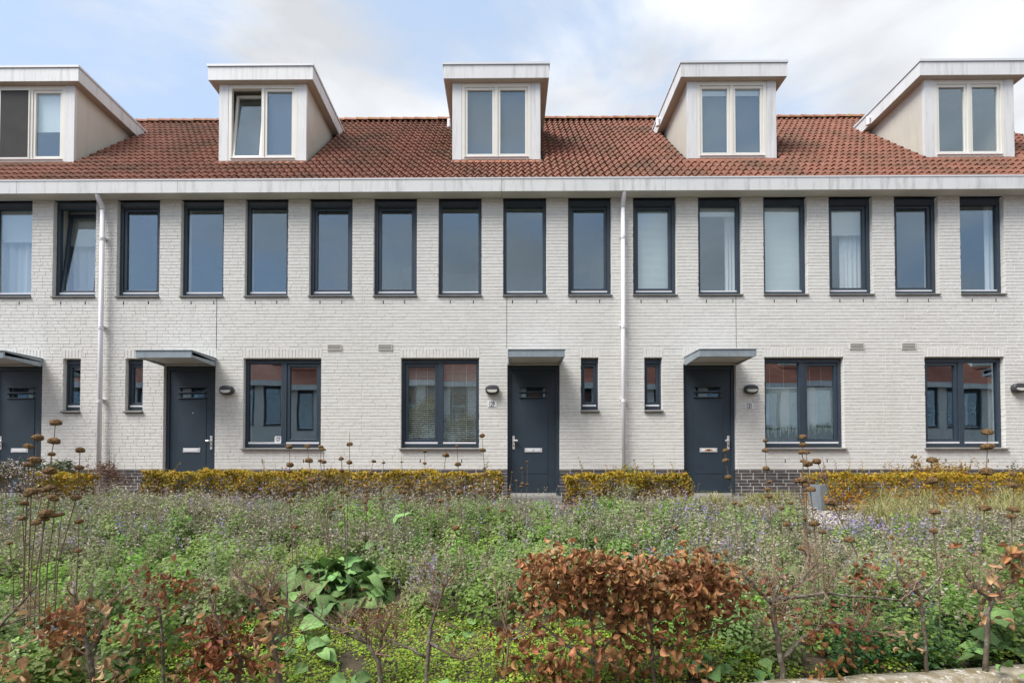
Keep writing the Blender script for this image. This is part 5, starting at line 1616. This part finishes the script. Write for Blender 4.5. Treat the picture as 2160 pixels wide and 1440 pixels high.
def twigs(mb, start, direction, length, rad, depth, r, out):
    pts = [start]; rads = [rad]; p = start.copy(); dv = direction.normalized(); n = 4
    for k in range(n):
        dv = (dv + Vector((r.uniform(-.35, .35), r.uniform(-.35, .35), r.uniform(-.18, .30)))).normalized()
        p = p + dv*length/n; pts.append(p.copy()); rads.append(rad*(1 - .55*(k+1)/n))
    mb.tube(pts, rads, 6 if rad > .004 else 4)
    out += pts[2:]
    if depth > 0:
        for k in range(r.choice([2, 3, 3])):
            i = r.randrange(1, n + 1)
            nd = (dv + Vector((r.uniform(-1, 1), r.uniform(-.7, .7), r.uniform(-.35, .8)))).normalized()
            twigs(mb, pts[i], nd, length*r.uniform(.45, .75), rads[i]*.68, depth - 1, r, out)

def shrub(label, d, trunks, nt, tl, leaves, seed, bark='bark', trunk_r=.013, depth=3, start=.3):
    """trunks: lists of (px,py[,dd]) from base up; leaves: [(material,count,size,(px0,px1,py0,py1),dd)]"""
    r = random.Random(seed)
    b = trunks[0][0]; base = P(b[0], b[1], d); base.z = float(gz(base.x, base.y)) - .02
    o = empty('beech_shrub', base, label, 'shrub', 'clipped beech shrubs behind the kerb')
    tw = MB(); ends = []
    for ti, tr in enumerate(trunks):
        pts = [P(q[0], q[1], d + (q[2] if len(q) > 2 else 0)) - base for q in tr]
        if ti == 0: pts[0] = Vector((pts[0].x, pts[0].y, 0))
        fine = [pts[0]]
        for a_, b_ in zip(pts[:-1], pts[1:]):
            for t in (.33, .67, 1): fine.append(a_.lerp(b_, t) + Vector((r.uniform(-.006, .006), r.uniform(-.006, .006), r.uniform(-.004, .004))))
        n = len(fine); r0 = trunk_r*(1 if ti == 0 else .62)
        mb = MB(); mb.tube(fine, [r0*(1 - .55*k/(n-1))*(1 + r.uniform(-.12, .16)) for k in range(n)], 8)
        mb.build('trunk' if ti == 0 else 'branch', M[bark], o, smooth=True)
        for q in range(nt):
            i = r.randrange(int(n*start), n)
            dv = Vector((r.uniform(-1, 1), r.uniform(-.6, .6), r.uniform(-.05, .9)))
            twigs(tw, fine[i], dv, tl*r.uniform(.6, 1.2), r0*.33, depth, r, ends)
    if tw.v: tw.build('twigs', M['twig'], o)['kind'] = 'stuff'
    pool = []
    for (mt, cnt, size, box, dd) in leaves:
        for k in range(cnt):
            if box is None: p = r.choice(ends) + Vector((r.uniform(-.015, .015), r.uniform(-.015, .015), r.uniform(-.03, .005)))
            elif len(box) == 4 and cnt > 50:
                if k % 7 == 0: cx_, cy_ = box[0] + (box[1] - box[0])*r.random(), box[2] + (box[3] - box[2])*r.random(); cd_ = r.uniform(-dd, dd)
                p = P(r.gauss(cx_, 24), min(r.gauss(cy_, 17), box[3] + 25), d + cd_ + r.gauss(0, .03)) - base
            else:
                a_, b_ = r.random(), r.random()
                if len(box) == 6:        # ellipse: centre, radii
                    an = r.uniform(0, 2*pi); q = math.sqrt(a_); px_, py_ = box[0] + box[2]*q*cos(an), box[1] + box[3]*q*sin(an)
                else: px_, py_ = box[0] + (box[1] - box[0])*a_, box[2] + (box[3] - box[2])*b_
                p = P(px_, py_, d + r.uniform(-dd, dd)) - base
            pool.append((p.y, p, mt, size*r.uniform(.55, 1.25)))
    pool.sort(key=lambda t: t[0])
    by = {}
    for k, (_, p, mt, L) in enumerate(pool):
        rot = Matrix.Rotation(r.uniform(0, 2*pi), 4, 'Z') @ Matrix.Rotation(r.uniform(-1.5, .5), 4, 'X') @ Matrix.Rotation(r.uniform(-1.0, 1.0), 4, 'Y')
        m4 = Matrix.Translation(p) @ rot @ Matrix.Diagonal((L*r.uniform(.85, 1.15), L, L, 1))
        v = r.randrange(4)
        if k < 300:
            ob = bpy.data.objects.new('leaf', BLM[mt][v]); ob.matrix_local = m4; link(ob, o)
        else:
            by.setdefault(mt, MB()).add([m4 @ Vector(c) for c in BLMB[v].v], BLMB[v].f)
    for mt, mb in by.items():
        mb.build('leaves', M[mt + '_mass'], o, smooth=True)['kind'] = 'stuff'
    return o

for nm, c_ in (('beech', (.35,.175,.075)), ('tanleaf', (.48,.30,.17)), ('rustleaf', (.26,.11,.05))):
    M[nm + '_mass'] = cell_mat(nm + '_mass', tuple(v*.7 for v in c_), tuple(v*1.4 for v in c_), (.05,.05,.05), .6, low=.75, high=1.2)

shrub('densest shrub full of brown dead leaves, left half', 2.75, [[(1262,1440),(1255,1380),(1245,1300),(1225,1220)], [(1256,1385),(1310,1330),(1330,1250)], [(1255,1400),(1180,1350),(1150,1320),(1075,1350)]], 8, .16,
      [('beech', 900, .051, (1120,1335,1178,1285), .17), ('beech', 120, .066, (1205,1345,1285,1385), .14), ('beech', 90, .060, (1040,1230,1330,1440), .14), ('rustleaf', 60, .055, (1060,1190,1290,1400), .12), ('beech', 60, .06, (1150,1330,1395,1440), .12), ('tanleaf', 40, .06, (1120,1340,1165,1240), .16)], 1)
shrub('right half of the dense brown beech, thinner towards the bottom', 2.78, [[(1383,1440),(1375,1370),(1372,1300),(1350,1230)], [(1376,1360),(1440,1330),(1455,1260)], [(1380,1390),(1440,1345),(1500,1330),(1560,1300)]], 8, .16,
      [('beech', 800, .050, (1325,1535,1180,1275), .17), ('rustleaf', 130, .045, (1480,1570,1225,1330), .12), ('beech', 110, .06, (1340,1480,1280,1330), .12), ('beech', 110, .058, (1300,1480,1350,1440), .12), ('tanleaf', 35, .065, (1400,1530,1180,1280), .14)], 2)
shrub('bare grey shrub with forked trunk just behind the kerb', 2.86, [[(1655,1440),(1648,1380),(1635,1320),(1630,1275),(1640,1235)], [(1630,1275),(1600,1245),(1565,1205)], [(1632,1268),(1690,1225),(1722,1188)], [(1650,1390),(1690,1345),(1760,1310),(1830,1340)], [(1640,1262),(1740,1250),(1900,1265)]], 14, .17,
      [('rustleaf', 70, .045, (1660,1850,1290,1420), .12), ('rustleaf', 40, .04, (1560,1680,1190,1300), .1), ('beech', 30, .05, (1700,1800,1380,1430), .1)], 3, trunk_r=.019)
shrub('thin upright twig with rusty leaves in the catmint at the right', 3.05, [[(1800,1330),(1800,1240),(1812,1165)], [(1800,1250),(1850,1180)]], 5, .10, [('rustleaf', 62, .042, (1785,1880,1165,1290), .06)], 4, trunk_r=.007, bark='twig')
shrub('grey forked beech stem above the coarse green leaves', 2.95, [[(1955,1390),(1948,1300),(1940,1255),(1935,1230)], [(1942,1262),(1975,1225),(1990,1200)], [(1940,1255),(1895,1215),(1890,1180)]], 7, .15, [('rustleaf', 22, .04, None, 0), ('tanleaf', 14, .045, (1880,1960,1330,1370), .05)], 5, trunk_r=.011)
shrub('gnarled pale beech with twisted top near the right edge', 2.95, [[(2076,1360),(2084,1290),(2092,1262),(2086,1215)], [(2090,1265),(2060,1245),(2040,1215)], [(2090,1262),(2130,1230),(2158,1208)]], 10, .15, [('tanleaf', 40, .05, (2040,1170,1150,1340) if False else (2050,2150,1190,1320), .08), ('beech', 46, .06, (2120,2175,1150,1235), .1)], 6, trunk_r=.016)
shrub('bare shrub of pale branches left of the picture centre', 2.78, [[(808,1440),(800,1390),(770,1350),(735,1318)], [(775,1355),(700,1320),(625,1270)], [(795,1380),(812,1330),(825,1290)]], 15, .17, [('rustleaf', 26, .035, None, 0)], 7, trunk_r=.017)
shrub('lichen-spotted forked beech stem in the middle foreground', 2.76, [[(898,1440),(902,1370),(910,1320),(922,1285),(905,1240)], [(916,1300),(936,1240),(945,1222)], [(900,1385),(850,1360),(800,1345)], [(903,1350),(960,1385),(985,1392)]], 13, .15, [('rustleaf', 14, .03, None, 0)], 8, trunk_r=.014)
shrub('thin reddish shoot left of the dense brown shrub', 2.8, [[(1063,1440),(1072,1340),(1050,1270),(1040,1205)], [(1066,1330),(1075,1230)]], 6, .10, [('rustleaf', 6, .045, (1010,1060,1320,1360), .05)], 9, bark='twig', trunk_r=.008)
shrub('tan-leaved beech with a forked pale trunk at the left', 2.6, [[(203,1445),(190,1380),(180,1345),(168,1290),(150,1240)], [(190,1370),(215,1330),(235,1270),(272,1232)], [(182,1350),(120,1310)]], 8, .15, [('tanleaf', 80, .052, (95,275,1255,1440), .12), ('beech', 80, .047, (95,180,1270,1380), .1), ('rustleaf', 26, .05, (90,150,1290,1370), .08)], 10, trunk_r=.015)
shrub('slim beech carrying a flat top of rusty leaves', 2.72, [[(345,1445),(345,1360),(338,1290),(330,1262)], [(340,1295),(400,1270),(470,1250)], [(338,1290),(300,1250)]], 8, .14, [('rustleaf', 90, .040, (288,480,1210,1262), .12), ('rustleaf', 60, .038, (270,420,1260,1400), .1), ('tanleaf', 12, .045, (330,400,1400,1440), .06)], 11, trunk_r=.010)
shrub('dark trunk with a drooping cluster of deep rust leaves', 2.62, [[(500,1445),(508,1395),(480,1345),(452,1290),(440,1250)], [(485,1350),(430,1340)]], 6, .13, [('rustleaf', 260, .046, (418,545,1315,1440), .12), ('rustleaf', 30, .05, (425,500,1300,1350), .1)], 12, trunk_r=.013)
shrub('beech stem hung with pale curled leaves, left of the bare shrub', 2.6, [[(596,1445),(585,1390),(570,1330),(555,1280),(545,1240)], [(556,1285),(520,1235),(505,1212)], [(552,1275),(575,1230)], [(575,1360),(610,1330),(600,1210)]], 13, .13, [('tanleaf', 50, .06, (535,590,1230,1440), .08), ('beech', 16, .05, (535,600,1270,1420), .08)], 13, trunk_r=.016)
shrub('long bare branches with a few tan leaves at the left edge', 2.55, [[(-40,1420),(-10,1330),(30,1290),(78,1235)], [(0,1320),(60,1300),(110,1292)]], 10, .16, [('tanleaf', 26, .065, (-10,70,1355,1440), .08), ('tanleaf', 10, .05, (40,90,1280,1340), .06)], 14, trunk_r=.010)

# ------------------------------------------------------------------ coarse catmint with larger leaves by the kerb at the right
def coarse_leaves():
    n = 260; cl = Cloud()
    x = rng.uniform(9.2, 11.0, n); y = kerb_y(x) + rng.uniform(.0, .75, n)
    px_, py_ = px_of(x, y, gz(x, y)); ok = px_ > 1740
    x, y = x[ok], y[ok]; n = len(x); per = 30; idx = np.repeat(np.arange(n), per); m = len(idx)
    lv = np.tile(np.repeat(np.arange(per//2), 2), n)/(per//2); sgn = np.tile(np.array([0, 1]*(per//2)), n)
    lean = rng.normal(0, .30, (n, 2)); h = rng.uniform(.16, .34, n)
    pos = np.stack([x[idx] + lean[idx, 0]*lv*h[idx], y[idx] + lean[idx, 1]*lv*h[idx], gz(x[idx], y[idx]) + .02 + h[idx]*lv], 1)
    th = lv*11 + sgn*np.pi + x[idx]*40 + rng.normal(0, .3, m)
    ax = np.stack([np.cos(th), np.sin(th), rng.uniform(-.35, .25, m)], 1); nr = np.stack([rng.normal(0, .2, m), rng.normal(0, .2, m), np.ones(m)], 1)
    L = rng.uniform(.030, .055, m)*(1.1 - .55*lv)
    cl.add(*leaf_cloud(pos, ax, nr, L, L*rng.uniform(.55, .7, m), pick([(.09,.19,.065), (.12,.23,.09), (.07,.155,.055), (.14,.24,.11)], m), .35, .18))
    cl.build('coarse_green_leaves', M['leaf'])
coarse_leaves()

# ------------------------------------------------------------------ potted plant behind the right-hand window
H = HS[3]
xw = H.lw[1] + H.x0 - .42
o = empty('potted_plant', (xw, .52, .92), 'dark palm-like plant in a black pot behind the right-hand front window', 'house plant')
mb = MB(); n = 14; V = []
for rr, z in ((.17, 0), (.23, .42), (.21, .42), (.2, .38)): V += [(rr*cos(2*pi*k/n), rr*sin(2*pi*k/n), z) for k in range(n)]
mb.add(V, [(a_*n + k, a_*n + (k+1) % n, (a_+1)*n + (k+1) % n, (a_+1)*n + k) for a_ in range(3) for k in range(n)] + [tuple(3*n + k for k in range(n))])
mb.build('pot_body', M['black'], o)
r = random.Random(9)
for q in range(13):
    an = r.uniform(0, 2*pi); ln = r.uniform(.5, .95); hh = r.uniform(.35, .75); mb = MB()
    pts = [Vector((cos(an)*ln*t, sin(an)*.22*ln*t, .40 + hh*(1.9*t - 1.45*t*t))) for t in np.linspace(0, 1, 9)]
    mb.tube(pts, [.006]*4 + [.004]*5, 4)
    for i in range(3, 9):
        for s_ in (-1, 1):
            for w_ in range(3):
                t = r.random(); b_ = pts[i-1].lerp(pts[i], t); e_ = b_ + Vector((r.uniform(-.05, .09)*cos(an), s_*.02, -r.uniform(.05, .13))) + Vector((s_*.05, 0, .03)); sd = Vector((.012, 0, .006))
                mb.add([b_ - sd, b_ + sd, e_], [(0, 1, 2)])
    mb.build('frond', M['indoor'], o)

# ------------------------------------------------------------------ young trees across the street (mirrored in the slatted window)
def street_tree(x, y, h, label, seed):
    r = random.Random(seed)
    o = empty('street_tree', (x, y, -1.27), label, 'tree', 'street trees seen in reflections')
    mb = MB(); mb.tube([(0, 0, 0), (.03, 0, h*.3), (0, .02, h*.6), (.02, 0, h*.92)], [.09, .07, .045, .015], 8); mb.build('trunk', M['bark'], o, smooth=True)
    tips = []; mb = MB()
    for q in range(26):
        z = h*r.uniform(.32, .92); an = r.uniform(0, 6.28); ln = h*.26*(1.1 - abs(z/h - .55))*r.uniform(.7, 1.1)
        e_ = Vector((cos(an)*ln, sin(an)*ln, z + ln*.5)); mb.tube([(0, 0, z), e_*.5 + Vector((0, 0, z*.5)), e_], [.025, .015, .005], 5); tips.append((Vector((0, 0, z)), e_))
    mb.build('limbs', M['bark'], o)['kind'] = 'stuff'
    n = 4200; ii = rng.integers(0, len(tips), n); t = rng.uniform(.35, 1.08, n)[:, None]
    a_ = np.array([tuple(tips[i][0]) for i in ii]); b_ = np.array([tuple(tips[i][1]) for i in ii])
    p = a_ + (b_ - a_)*t + rng.normal(0, .13, (n, 3)); L = rng.uniform(.07, .12, n)
    cl = Cloud(); cl.add(*leaf_cloud(p, rand_unit(n, -.6, .4), rand_unit(n, 0, 1), L, L*.6, pick([(.16,.17,.03), (.24,.19,.03), (.10,.13,.03), (.28,.14,.03)], n), .3, .1))
    cl.build('crown', M['leaf'], o)
street_tree(3.6, -11.2, 5.0, 'autumn street tree mirrored in the left slatted pane', 3)
street_tree(5.6, -11.4, 4.2, 'smaller street tree mirrored in the right slatted pane', 5)
